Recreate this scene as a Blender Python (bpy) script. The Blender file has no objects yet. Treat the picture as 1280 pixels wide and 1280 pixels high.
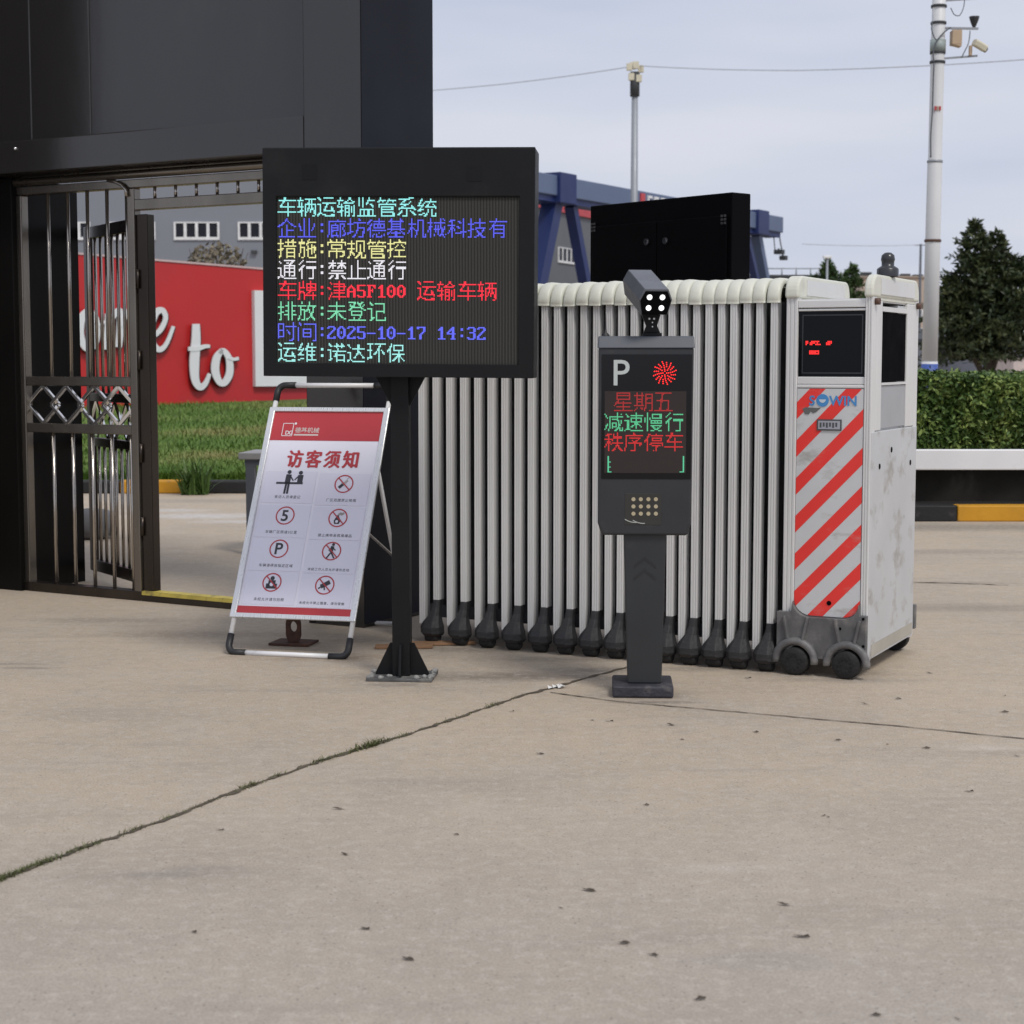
import bpy, math, random
import numpy as np
from mathutils import Vector, Matrix
R = math.radians
rnd = random.Random(11)
S = bpy.context.scene
C = S.collection

# ------------------------------------------------------------------ camera, sky, sun, exposure
F, H = 2150.0, 1.30
PITCH = math.atan(190 / F)
cd = bpy.data.cameras.new('camera'); cam = bpy.data.objects.new('camera', cd); C.objects.link(cam)
cam.location = (0, 0, H); cam.rotation_euler = (R(90) - PITCH, 0, 0)
cd.sensor_width = 36; cd.lens = 36 * F / 1280; cd.clip_start = .05; cd.clip_end = 3000
cd.dof.use_dof = True; cd.dof.focus_distance = 7.2; cd.dof.aperture_fstop = 6.3
S.camera = cam

SUN_EL, SUN_AZ = R(52), R(150)          # azimuth clockwise from +Y: behind the camera, to its right
w = bpy.data.worlds.new('World'); S.world = w; w.use_nodes = True
nt = w.node_tree; nt.nodes.clear(); N = nt.nodes.new; K = nt.links.new
out = N('ShaderNodeOutputWorld'); bg = N('ShaderNodeBackground'); bg.inputs['Strength'].default_value = .1
sky = N('ShaderNodeTexSky'); sky.sky_type = 'NISHITA'; sky.sun_disc = False
sky.sun_elevation = SUN_EL; sky.sun_rotation = SUN_AZ; sky.air_density = 1; sky.dust_density = 2
tc = N('ShaderNodeTexCoord'); mp = N('ShaderNodeMapping'); mp.inputs['Scale'].default_value = (1.0, 1.0, 5.0)
nz = N('ShaderNodeTexNoise'); nz.inputs['Scale'].default_value = 2.6; nz.inputs['Detail'].default_value = 4
nz.inputs['Roughness'].default_value = .48
rp = N('ShaderNodeValToRGB'); rp.color_ramp.elements[0].position = .34; rp.color_ramp.elements[1].position = .68
rp.color_ramp.elements[0].color = (.605, .660, .800, 1); rp.color_ramp.elements[1].color = (.800, .810, .900, 1)
vm = N('ShaderNodeVectorMath'); vm.operation = 'SCALE'; vm.inputs['Scale'].default_value = 9.4
mx = N('ShaderNodeMix'); mx.data_type = 'RGBA'; mx.inputs['Factor'].default_value = .93
K(tc.outputs['Generated'], mp.inputs['Vector']); K(mp.outputs['Vector'], nz.inputs['Vector'])
K(nz.outputs['Fac'], rp.inputs['Fac']); K(rp.outputs['Color'], vm.inputs[0])
K(sky.outputs['Color'], mx.inputs['A']); K(vm.outputs['Vector'], mx.inputs['B'])
K(mx.outputs['Result'], bg.inputs['Color']); K(bg.outputs['Background'], out.inputs['Surface'])

sd = bpy.data.lights.new('sun', 'SUN'); sd.energy = 1.8; sd.angle = R(14); sd.color = (1, .95, .87)
sun = bpy.data.objects.new('sun', sd); C.objects.link(sun)
sv = Vector((math.sin(SUN_AZ) * math.cos(SUN_EL), math.cos(SUN_AZ) * math.cos(SUN_EL), math.sin(SUN_EL)))
sun.rotation_euler = sv.to_track_quat('Z', 'Y').to_euler()
vs = S.view_settings; vs.view_transform = 'Standard'; vs.look = 'None'; vs.exposure = 0; vs.gamma = 1

# ------------------------------------------------------------------ pixel -> world helpers (set-out of real positions)
cs, sn = math.cos(PITCH), math.sin(PITCH)
def ray(px, py):
    u = (px - 640) / F; v = (640 - py) / F
    return Vector((u, cs + sn * v, -sn + cs * v))
CAM = Vector((0, 0, H))
def at(px, py, Y): r = ray(px, py); return CAM + r * (Y / r.y)
def Z(py, Y): return at(640, py, Y).z
def X(px, Y, py=450): return at(px, py, Y).x
def gnd(px, py, z=0): r = ray(px, py); return CAM + r * ((z - H) / r.z)
def onplane(px, py, O, e):
    """(distance along e, height) where the ray meets the upright plane through O along e"""
    r = ray(px, py)
    k = (O.x * e.y - O.y * e.x) / (r.x * e.y - r.y * e.x)
    p = CAM + r * k
    return (Vector((p.x - O.x, p.y - O.y)).dot(Vector((e.x, e.y))), p.z)

# ------------------------------------------------------------------ mesh builder
class MB:
    def __init__(s, M=None): s.v = []; s.f = []; s.m = []; s.sm = []; s.M = M
    def add(s, vs, fs, mi=0, smooth=False):
        b = len(s.v)
        for p in vs:
            p = Vector(p)
            s.v.append(s.M @ p if s.M else p)
        for f in fs: s.f.append([b + i for i in f]); s.m.append(mi); s.sm.append(smooth)
    def box(s, x0, x1, y0, y1, z0, z1, mi=0):
        s.add([(x0,y0,z0),(x1,y0,z0),(x1,y1,z0),(x0,y1,z0),(x0,y0,z1),(x1,y0,z1),(x1,y1,z1),(x0,y1,z1)],
              [(3,2,1,0),(4,5,6,7),(0,1,5,4),(1,2,6,5),(2,3,7,6),(3,0,4,7)], mi)
    def hexa(s, P, mi=0):   # 4 bottom + 4 top points
        s.add(P, [(3,2,1,0),(4,5,6,7),(0,1,5,4),(1,2,6,5),(2,3,7,6),(3,0,4,7)], mi)
    def bar(s, a, b, wx, wy, mi=0):
        a, b = Vector(a), Vector(b); d = (b - a).normalized()
        u = d.cross(Vector((0, 0, 1)))
        if u.length < 1e-4: u = Vector((1, 0, 0))
        u.normalize(); v = u.cross(d); u *= wx / 2; v *= wy / 2
        s.hexa([a-u-v, a+u-v, a+u+v, a-u+v, b-u-v, b+u-v, b+u+v, b-u+v], mi)
    def tube(s, pts, r, n=10, mi=0, cap=True):
        pts = [Vector(p) for p in pts]; rs = r if isinstance(r, (list, tuple)) else [r] * len(pts)
        vs, fs = [], []; pu = None
        for i, p in enumerate(pts):
            d = (pts[min(i+1, len(pts)-1)] - pts[max(i-1, 0)]).normalized()
            if pu is None:
                u = d.cross(Vector((0, 0, 1)))
                if u.length < 1e-3: u = d.cross(Vector((1, 0, 0)))
            else: u = pu - d * pu.dot(d)
            u.normalize(); pu = u; v = d.cross(u)
            for k in range(n):
                a = 2 * math.pi * k / n; vs.append(p + (u * math.cos(a) + v * math.sin(a)) * rs[i])
        for i in range(len(pts) - 1):
            for k in range(n):
                fs.append((i*n+k, i*n+(k+1)%n, (i+1)*n+(k+1)%n, (i+1)*n+k))
        s.add(vs, fs, mi, True)
        if cap:
            b = len(s.v) - len(vs)
            for o, rev in ((0, True), ((len(pts)-1)*n, False)):
                f = [b + o + k for k in range(n)]
                s.f.append(f[::-1] if rev else f); s.m.append(mi); s.sm.append(False)
    def prism(s, poly, off, mi=0):     # poly: 3-D points, off: vector
        n = len(poly); off = Vector(off); P = [Vector(p) for p in poly]
        s.add(P + [p + off for p in P], [tuple(range(n))[::-1], tuple(range(n, 2*n))] +
              [(i, (i+1) % n, n + (i+1) % n, n + i) for i in range(n)], mi)
    def ring(s, poly_out, poly_in, off, mi=0):
        n = len(poly_out); off = Vector(off); A = [Vector(p) for p in poly_out]; B = [Vector(p) for p in poly_in]
        vs = A + B + [p + off for p in A] + [p + off for p in B]; fs = []
        for i in range(n):
            j = (i + 1) % n
            fs += [(i, j, n+j, n+i), (2*n+i, 3*n+i, 3*n+j, 2*n+j), (i, 2*n+i, 2*n+j, j), (n+i, n+j, 3*n+j, 3*n+i)]
        s.add(vs, fs, mi)
    def lathe(s, prof, c=(0, 0, 0), n=24, mi=0):
        c = Vector(c); vs, fs = [], []
        for r, z in prof:
            for k in range(n):
                a = 2*math.pi*k/n; vs.append(c + Vector((r*math.cos(a), r*math.sin(a), z)))
        for i in range(len(prof)-1):
            for k in range(n): fs.append((i*n+k, i*n+(k+1)%n, (i+1)*n+(k+1)%n, (i+1)*n+k))
        s.add(vs, fs, mi, True)
    def build(s, name, mats, parent=None, bev=0, seg=2):
        me = bpy.data.meshes.new(name)
        me.from_pydata([tuple(p) for p in s.v], [], s.f)
        for m in (mats if isinstance(mats, (list, tuple)) else [mats]): me.materials.append(m)
        me.polygons.foreach_set('material_index', s.m); me.polygons.foreach_set('use_smooth', s.sm)
        me.update()
        o = bpy.data.objects.new(name, me); C.objects.link(o)
        if parent: o.parent = parent
        if bev:
            b = o.modifiers.new('bevel', 'BEVEL'); b.width = bev; b.segments = seg; b.limit_method = 'ANGLE'; b.angle_limit = R(40)
        return o

def tag(o, label=None, cat=None, group=None, kind=None):
    if label: o['label'] = label
    if cat: o['category'] = cat
    if group: o['group'] = group
    if kind: o['kind'] = kind
    return o
def thing(name, label, cat, loc=(0, 0, 0), rz=0, group=None):
    o = bpy.data.objects.new(name, None); C.objects.link(o); o.empty_display_size = .1
    o.location = loc; o.rotation_euler = (0, 0, rz)
    return tag(o, label, cat, group)
def circ(cx, cz, r, n=28, a0=0): return [(cx + r*math.cos(a0 + 2*math.pi*k/n), cz + r*math.sin(a0 + 2*math.pi*k/n)) for k in range(n)]
def clip(poly, a, b, c):   # keep a*x+b*y<=c
    o = []
    for i in range(len(poly)):
        p, q = poly[i], poly[(i+1) % len(poly)]
        fp, fq = a*p[0]+b*p[1]-c, a*q[0]+b*q[1]-c
        if fp <= 0: o.append(p)
        if (fp < 0 < fq) or (fq < 0 < fp):
            t = fp / (fp - fq); o.append((p[0]+(q[0]-p[0])*t, p[1]+(q[1]-p[1])*t))
    return o

# ------------------------------------------------------------------ materials
def lnk(nt, a, b): nt.links.new(a, b)
def mat(name, col, rough=.5, metal=0, var=.1, scale=5, bump=0, bscale=80, dirt=None, spec=.5, coat=0, rvar=.12, stretch=None):
    m = bpy.data.materials.new(name); m.use_nodes = True; t = m.node_tree; b = t.nodes['Principled BSDF']; n = t.nodes.new
    b.inputs['Metallic'].default_value = metal; b.inputs['Specular IOR Level'].default_value = spec
    b.inputs['Coat Weight'].default_value = coat
    co = n('ShaderNodeTexCoord').outputs['Object']
    if stretch:
        mp = n('ShaderNodeMapping'); mp.inputs['Scale'].default_value = stretch; lnk(t, co, mp.inputs['Vector']); co = mp.outputs['Vector']
    nz = n('ShaderNodeTexNoise'); nz.inputs['Scale'].default_value = scale; nz.inputs['Detail'].default_value = 5; lnk(t, co, nz.inputs['Vector'])
    mr = n('ShaderNodeMapRange'); mr.inputs['From Min'].default_value = .3; mr.inputs['From Max'].default_value = .7
    lnk(t, nz.outputs['Fac'], mr.inputs['Value'])
    mx = n('ShaderNodeMix'); mx.data_type = 'RGBA'; lnk(t, mr.outputs['Result'], mx.inputs['Factor'])
    mx.inputs['A'].default_value = [c*(1-var) for c in col] + [1]; mx.inputs['B'].default_value = [min(1, c*(1+var)) for c in col] + [1]
    c = mx.outputs['Result']
    if dirt:
        dc, amt, ds, th = dirt
        dn = n('ShaderNodeTexNoise'); dn.inputs['Scale'].default_value = ds; dn.inputs['Detail'].default_value = 8; dn.inputs['Roughness'].default_value = .65
        lnk(t, co, dn.inputs['Vector'])
        dr = n('ShaderNodeMapRange'); dr.inputs['From Min'].default_value = th; dr.inputs['From Max'].default_value = th + .18; dr.inputs['To Max'].default_value = amt
        lnk(t, dn.outputs['Fac'], dr.inputs['Value'])
        d2 = n('ShaderNodeMix'); d2.data_type = 'RGBA'; lnk(t, dr.outputs['Result'], d2.inputs['Factor']); lnk(t, c, d2.inputs['A'])
        d2.inputs['B'].default_value = list(dc) + [1]; c = d2.outputs['Result']
    lnk(t, c, b.inputs['Base Color'])
    r = n('ShaderNodeMapRange'); r.inputs['To Min'].default_value = max(.02, rough - rvar); r.inputs['To Max'].default_value = min(1, rough + rvar)
    n2 = n('ShaderNodeTexNoise'); n2.inputs['Scale'].default_value = scale * 2.3; n2.inputs['Detail'].default_value = 4; lnk(t, co, n2.inputs['Vector'])
    lnk(t, n2.outputs['Fac'], r.inputs['Value']); lnk(t, r.outputs['Result'], b.inputs['Roughness'])
    if bump:
        bn = n('ShaderNodeTexNoise'); bn.inputs['Scale'].default_value = bscale; bn.inputs['Detail'].default_value = 4; lnk(t, co, bn.inputs['Vector'])
        bp = n('ShaderNodeBump'); bp.inputs['Strength'].default_value = bump; bp.inputs['Distance'].default_value = .01
        lnk(t, bn.outputs['Fac'], bp.inputs['Height']); lnk(t, bp.outputs['Normal'], b.inputs['Normal'])
    return m
def em(name, col, st=1.0, base=.02):
    m = bpy.data.materials.new(name); m.use_nodes = True; b = m.node_tree.nodes['Principled BSDF']
    b.inputs['Base Color'].default_value = (base, base, base, 1)
    b.inputs['Emission Color'].default_value = list(col) + [1]; b.inputs['Emission Strength'].default_value = st; b.inputs['Roughness'].default_value = .6
    return m
def leaf(name, ca, cb, cc, clump=1.5, nw=1.1, no=-.3, rw=.6):
    m = bpy.data.materials.new(name); m.use_nodes = True; t = m.node_tree; b = t.nodes['Principled BSDF']; n = t.nodes.new
    g = n('ShaderNodeNewGeometry'); rp = n('ShaderNodeValToRGB'); e = rp.color_ramp.elements
    e[0].color = list(ca) + [1]; e[1].color = list(cc) + [1]; k = e.new(.55); k.color = list(cb) + [1]
    tcn = n('ShaderNodeTexCoord'); nz = n('ShaderNodeTexNoise'); nz.inputs['Scale'].default_value = clump; nz.inputs['Detail'].default_value = 3
    lnk(t, tcn.outputs['Object'], nz.inputs['Vector'])
    ma = n('ShaderNodeMath'); ma.operation = 'MULTIPLY_ADD'; ma.inputs[1].default_value = nw; ma.inputs[2].default_value = no
    lnk(t, nz.outputs['Fac'], ma.inputs[0])
    ad = n('ShaderNodeMath'); ad.operation = 'MULTIPLY_ADD'; ad.inputs[1].default_value = rw
    lnk(t, g.outputs['Random Per Island'], ad.inputs[0]); lnk(t, ma.outputs[0], ad.inputs[2])
    lnk(t, ad.outputs[0], rp.inputs['Fac']); lnk(t, rp.outputs['Color'], b.inputs['Base Color'])
    b.inputs['Roughness'].default_value = .5; b.inputs['Specular IOR Level'].default_value = .35
    return m

black = mat('black powder coat', (.008, .0085, .0095), .5, 0, .2, 4, .05, 300, ((.05, .047, .045), .2, 3, .58), spec=.22)
blackB = mat('matt black cabinet', (.0022, .0022, .003), .6, 0, .2, 3, spec=.06)
gloss = mat('black glossy cladding', (.0165, .0145, .0135), .17, 0, .2, 1.2, .35, 1.6, ((.05, .045, .04), .3, 2.2, .6), spec=.85, rvar=.05, stretch=(1, 1, .4))
navy = mat('blue black cladding', (.011, .013, .020), .45, 0, .15, 1.5, spec=.12)
alu = mat('aluminium profile', (.70, .70, .69), .42, .15, .04, 4, 0, 50, ((.36, .35, .32), .35, 5, .60), stretch=(1, 1, .5))
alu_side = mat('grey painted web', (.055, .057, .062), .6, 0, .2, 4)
ivory = mat('ivory plastic cap', (.66, .665, .58), .45, 0, .06, 9, 0, 50, ((.42, .39, .30), .5, 6, .55))
shoe = mat('black rubber shoe', (.022, .022, .024), .6, 0, .3, 12, .3, 90, ((.16, .15, .14), .35, 14, .58))
chrome = mat('polished stainless', (.85, .84, .82), .07, 1, .05, 5, rvar=.03)
steel = mat('stainless tube', (.40, .365, .33), .2, .9, .15, 5, rvar=.08, stretch=(1, 1, .2))
steel_f = mat('dark stainless frame', (.21, .19, .165), .26, .88, .2, 4, rvar=.08, stretch=(1, 1, .3))
steel_d = mat('brown tinted steel', (.055, .045, .038), .3, .8, .25, 3, stretch=(1, 1, .3))
tape = mat('worn yellow tape', (.50, .40, .08), .7, 0, .2, 10, 0, 50, ((.10, .08, .06), .9, 16, .52))
white = mat('white paint', (.74, .74, .75), .42, 0, .05, 5, 0, 50, ((.45, .43, .40), .5, 5, .60))
tubew = mat('white coated tube', (.80, .80, .80), .35, 0, .04, 8, 0, 50, ((.40, .38, .36), .5, 12, .62))
alub = mat('brushed silver frame', (.70, .71, .72), .3, .5, .06, 12, stretch=(8, 1, 1))
plast = mat('black plastic elbow', (.018, .018, .02), .5, 0, .2, 14, 0, 50, ((.10, .09, .08), .3, 20, .6))
poster = mat('poster paper', (.80, .79, .88), .38, 0, .03, 4)
posterp = mat('poster pale tile', (.74, .73, .84), .38, 0, .03, 4)
pred = mat('poster red', (.47, .036, .046), .4, 0, .06, 3)
pink = mat('poster black print', (.03, .03, .04), .45)
pgrey = mat('poster grey print', (.42, .38, .36), .45)
head_g = mat('grey plastic housing', (.024, .026, .030), .42, 0, .12, 6, .06, 260, ((.11, .10, .095), .4, 5, .58))
cap_g = mat('lighter grey cap', (.075, .083, .100), .38, 0, .1, 6)
glassb = mat('black acrylic', (.004, .004, .005), .12, 0, .1, 3, spec=.35, rvar=.03)
dmat = mat('dark red led matrix', (.022, .013, .012), .7, 0, .2, 2)
blockm = mat('painted black concrete', (.030, .030, .040), .6, 0, .3, 9, .5, 60, ((.22, .20, .17), .6, 12, .56))
beige = mat('beige dots', (.42, .36, .24), .5)
mscuff = mat('scuffed white panel', (.53, .54, .55), .45, 0, .05, 3, 0, 50, ((.26, .245, .21), .85, 5.5, .525), stretch=(1, 1, 1.4))
greyp = mat('grey panel', (.36, .37, .39), .4, 0, .05, 5)
refl = mat('reflective red tape', (.80, .040, .032), .4, 0, .05, 6, 0, 50, ((.42, .30, .27), .75, 6, .57), stretch=(.7, 1, 1.6))
reflw = mat('reflective silver tape', (.61, .62, .63), .4, .1, .04, 6, 0, 50, ((.30, .285, .25), .85, 6, .55), stretch=(.7, 1, 1.6))
skirt = mat('dark grey moulded skirt', (.115, .115, .118), .5, 0, .25, 7, .15, 70, ((.26, .25, .23), .65, 8, .47))
tyre = mat('black tyre', (.012, .012, .012), .75, 0, .3, 20, .5, 60)
bluel = mat('blue lettering', (.06, .25, .55), .4)
winglass = mat('smoked window', (.004, .005, .006), .06, 0, .1, 2, spec=.16, rvar=.02)
redwall = mat('red sign panel', (.52, .022, .024), .42, 0, .06, .5, 0, 50, ((.30, .03, .05), .5, .35, .5))
signw = mat('white sign letters', (.74, .75, .77), .5, 0, .03, 2)
letshadow = mat('dark red letter return', (.06, .012, .015), .5)
gbuild = mat('grey blue cladding', (.205, .220, .255), .6, 0, .04, .3)
gbuild2 = mat('slate grey cladding', (.125, .135, .150), .6, 0, .05, .3)
trimr = mat('red coping', (.50, .05, .06), .5)
wframe = mat('white window frame', (.72, .73, .74), .5)
pane = mat('dark window pane', (.022, .024, .032), .25, 0, .2, .5, spec=.12, rvar=.03)
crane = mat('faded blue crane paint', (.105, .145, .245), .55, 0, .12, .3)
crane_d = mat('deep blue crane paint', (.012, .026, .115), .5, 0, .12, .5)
polem = mat('galvanised pole', (.30, .32, .35), .5, .3, .08, 1)
mastm = mat('white mast paint', (.66, .67, .68), .45, 0, .05, 2, 0, 50, ((.42, .38, .30), .6, 4, .62))
mastb = mat('blue mast base', (.05, .10, .36), .5, 0, .1, 2)
tan = mat('tan box', (.46, .34, .23), .6)
cream = mat('cream camera shell', (.62, .58, .45), .5)
wire = mat('cable', (.10, .11, .13), .7)
airwire = mat('pale overhead cable', (.46, .48, .53), .7)
beigeb = mat('beige render', (.47, .38, .31), .8, 0, .08, .4)
shedm = mat('grey shed sheet', (.17, .18, .21), .7, 0, .25, .5)
shedd = mat('dark roof', (.045, .05, .055), .7)
pinkw = mat('pale pink wall', (.55, .47, .45), .7)
orange = mat('worn orange kerb paint', (.56, .27, .012), .6, 0, .15, 4, .2, 30, ((.12, .10, .08), .8, 6, .6))
kerbk = mat('worn black kerb paint', (.010, .010, .011), .65, 0, .3, 4, .2, 30, ((.12, .11, .10), .5, 6, .62))
rust = mat('rusty plate', (.075, .035, .022), .8, 0, .35, 30, .4, 120, ((.20, .075, .03), .7, 18, .55))
wood = mat('weathered board', (.30, .17, .09), .8, 0, .3, 6, .2, 60, stretch=(1, 8, 1))
mortar = mat('crumbled mortar', (.26, .26, .25), .9, 0, .25, 30, .5, 120)
tabm = mat('table top grey', (.34, .34, .34), .6)
tabl = mat('slate table leg', (.11, .12, .145), .5)
soil = mat('joint dirt', (.105, .086, .062), .95, 0, .4, 20, .6, 80)
barkm = mat('bark', (.055, .043, .034), .9, 0, .3, 8, .5, 40)
twig_shade = mat('dark twigs and shade', (.016, .014, .010), .95)
leafdry = mat('dry leaf', (.075, .055, .038), .8, 0, .4, 40)
paper = mat('white scrap', (.72, .72, .70), .7)
stone = mat('grey stone', (.15, .15, .155), .8, 0, .2, 6, .3, 20)
lensm = mat('lens glass', (.01, .01, .012), .08, spec=.7)
domem = mat('dark dome', (.025, .027, .032), .3, spec=.6)
knobm = mat('chrome lock', (.65, .65, .66), .25, .9)
oxid = mat('brown bolt', (.10, .05, .035), .6)

# ------------------------------------------------------------------ text
_gc = {}
def glyph(ch, off=0):
    k = (ch, off)
    if k not in _gc:
        c = bpy.data.curves.new('g', 'FONT'); c.body = ch; c.size = 1; c.resolution_u = 4; c.fill_mode = 'FRONT'; c.offset = off
        o = bpy.data.objects.new('g', c); me = bpy.data.meshes.new_from_object(o)
        _gc[k] = ([(v.co.x, v.co.y) for v in me.vertices], [tuple(p.vertices) for p in me.polygons])
        bpy.data.objects.remove(o); bpy.data.curves.remove(c); bpy.data.meshes.remove(me)
    return _gc[k]
def put(mb, ch, fn, x, y, sx, sy=None, mi=0, off=0, shear=0):
    vs, fs = glyph(ch, off); sy = sy or sx
    mb.add([fn(x + (a + shear*b) * sx, y + b * sy) for a, b in vs], fs, mi)
def line(mb, s, fn, x, y, cell, mi=0, off=0, size=None, shear=0):
    size = size or cell
    for ch in s:
        if ord(ch) < 128:
            if ch != ' ':
                vs, _ = glyph(ch, off); xm = (min(v[0] for v in vs) + max(v[0] for v in vs)) / 2
                put(mb, ch, fn, x + cell*.25 - xm*size, y, size, mi=mi, off=off, shear=shear)
            x += cell * .5
        else:
            put(mb, ch, fn, x, y, size, mi=mi, off=off, shear=shear); x += cell
    return x
VGA = {'0': (0x38,0x6C,0xC6,0xC6,0xD6,0xD6,0xC6,0xC6,0x6C,0x38), '1': (0x18,0x38,0x78,0x18,0x18,0x18,0x18,0x18,0x18,0x7E),
 '2': (0x7C,0xC6,0x06,0x0C,0x18,0x30,0x60,0xC0,0xC6,0xFE), '3': (0x7C,0xC6,0x06,0x06,0x3C,0x06,0x06,0x06,0xC6,0x7C),
 '4': (0x0C,0x1C,0x3C,0x6C,0xCC,0xFE,0x0C,0x0C,0x0C,0x1E), '5': (0xFE,0xC0,0xC0,0xC0,0xFC,0x06,0x06,0x06,0xC6,0x7C),
 '7': (0xFE,0xC6,0x06,0x06,0x0C,0x18,0x30,0x30,0x30,0x30), '-': (0,0,0,0,0,0xFE,0,0,0,0), ':': (0,0x18,0x18,0,0,0,0x18,0x18,0,0),
 'A': (0x10,0x38,0x6C,0xC6,0xC6,0xFE,0xC6,0xC6,0xC6,0xC6), 'F': (0xFE,0x66,0x62,0x68,0x78,0x68,0x60,0x60,0x60,0xF0)}
_dots = {}
def dots(ch, cells=15, fine=16):
    """a character of the built-in font sampled down to a 15 x 15 LED dot pattern, at the phase that gives the crispest strokes"""
    if ch in _dots: return _dots[ch]
    c = bpy.data.curves.new('g', 'FONT'); c.body = ch; c.size = 1; c.resolution_u = 4; c.fill_mode = 'FRONT'; c.offset = -.006
    o = bpy.data.objects.new('g', c); me = bpy.data.meshes.new_from_object(o); me.calc_loop_triangles()
    P = np.array([(v.co.x, v.co.y) for v in me.vertices]); tris = [tuple(t.vertices) for t in me.loop_triangles]
    bpy.data.objects.remove(o); bpy.data.curves.remove(c); bpy.data.meshes.remove(me)
    lo, hi = P.min(0), P.max(0); n = cells * fine; P = (P - lo) / (hi - lo) * n + fine
    img = np.zeros((n + 2*fine, n + 2*fine), bool)
    for t in tris:
        a, b, d = P[list(t)]
        mn = np.floor(np.minimum(np.minimum(a, b), d)).astype(int); mx = np.ceil(np.maximum(np.maximum(a, b), d)).astype(int)
        gx, gy = np.meshgrid(np.arange(mn[0], mx[0] + 1) + .5, np.arange(mn[1], mx[1] + 1) + .5)
        side = lambda p, q: (q[0] - p[0]) * (gy - p[1]) - (q[1] - p[1]) * (gx - p[0])
        k1, k2, k3 = side(a, b), side(b, d), side(d, a)
        part = img[mn[1]:mx[1] + 1, mn[0]:mx[0] + 1]
        part |= (((k1 >= 0) & (k2 >= 0) & (k3 >= 0)) | ((k1 <= 0) & (k2 <= 0) & (k3 <= 0)))[:part.shape[0], :part.shape[1]]
    img = img[::-1]; best = None
    for dx in range(-8, 9, 2):
        for dy in range(-8, 9, 2):
            m = img[fine + dy:fine + dy + n, fine + dx:fine + dx + n].reshape(cells, fine, cells, fine).mean((1, 3))
            score = np.abs(m - .45).sum()
            if best is None or score > best[0]: best = (score, m)
    _dots[ch] = best[1] > .43
    return _dots[ch]
def ledline(mb, s, fn, x, ytop, cell):
    """one line of 16-dot LED characters"""
    d = cell / 16
    for ch in s:
        if ch in VGA:
            for r, row in enumerate(VGA[ch]):
                for b in range(8):
                    if row >> (7 - b) & 1:
                        xx, yy = x + b*d, ytop - (r+3)*d
                        mb.add([fn(xx+.04*d, yy-.96*d), fn(xx+.98*d, yy-.96*d), fn(xx+.98*d, yy-.04*d), fn(xx+.04*d, yy-.04*d)], [(0,1,2,3)])
            x += cell / 2
        elif ch == ' ': x += cell / 2
        else:
            pat = dots(ch)
            for r in range(15):
                for b in range(15):
                    if pat[r, b]:
                        xx, yy = x + (b+.3)*d, ytop - r*d
                        mb.add([fn(xx+.05*d, yy-.95*d), fn(xx+.97*d, yy-.95*d), fn(xx+.97*d, yy-.05*d), fn(xx+.05*d, yy-.05*d)], [(0,1,2,3)])
            x += cell
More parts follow.
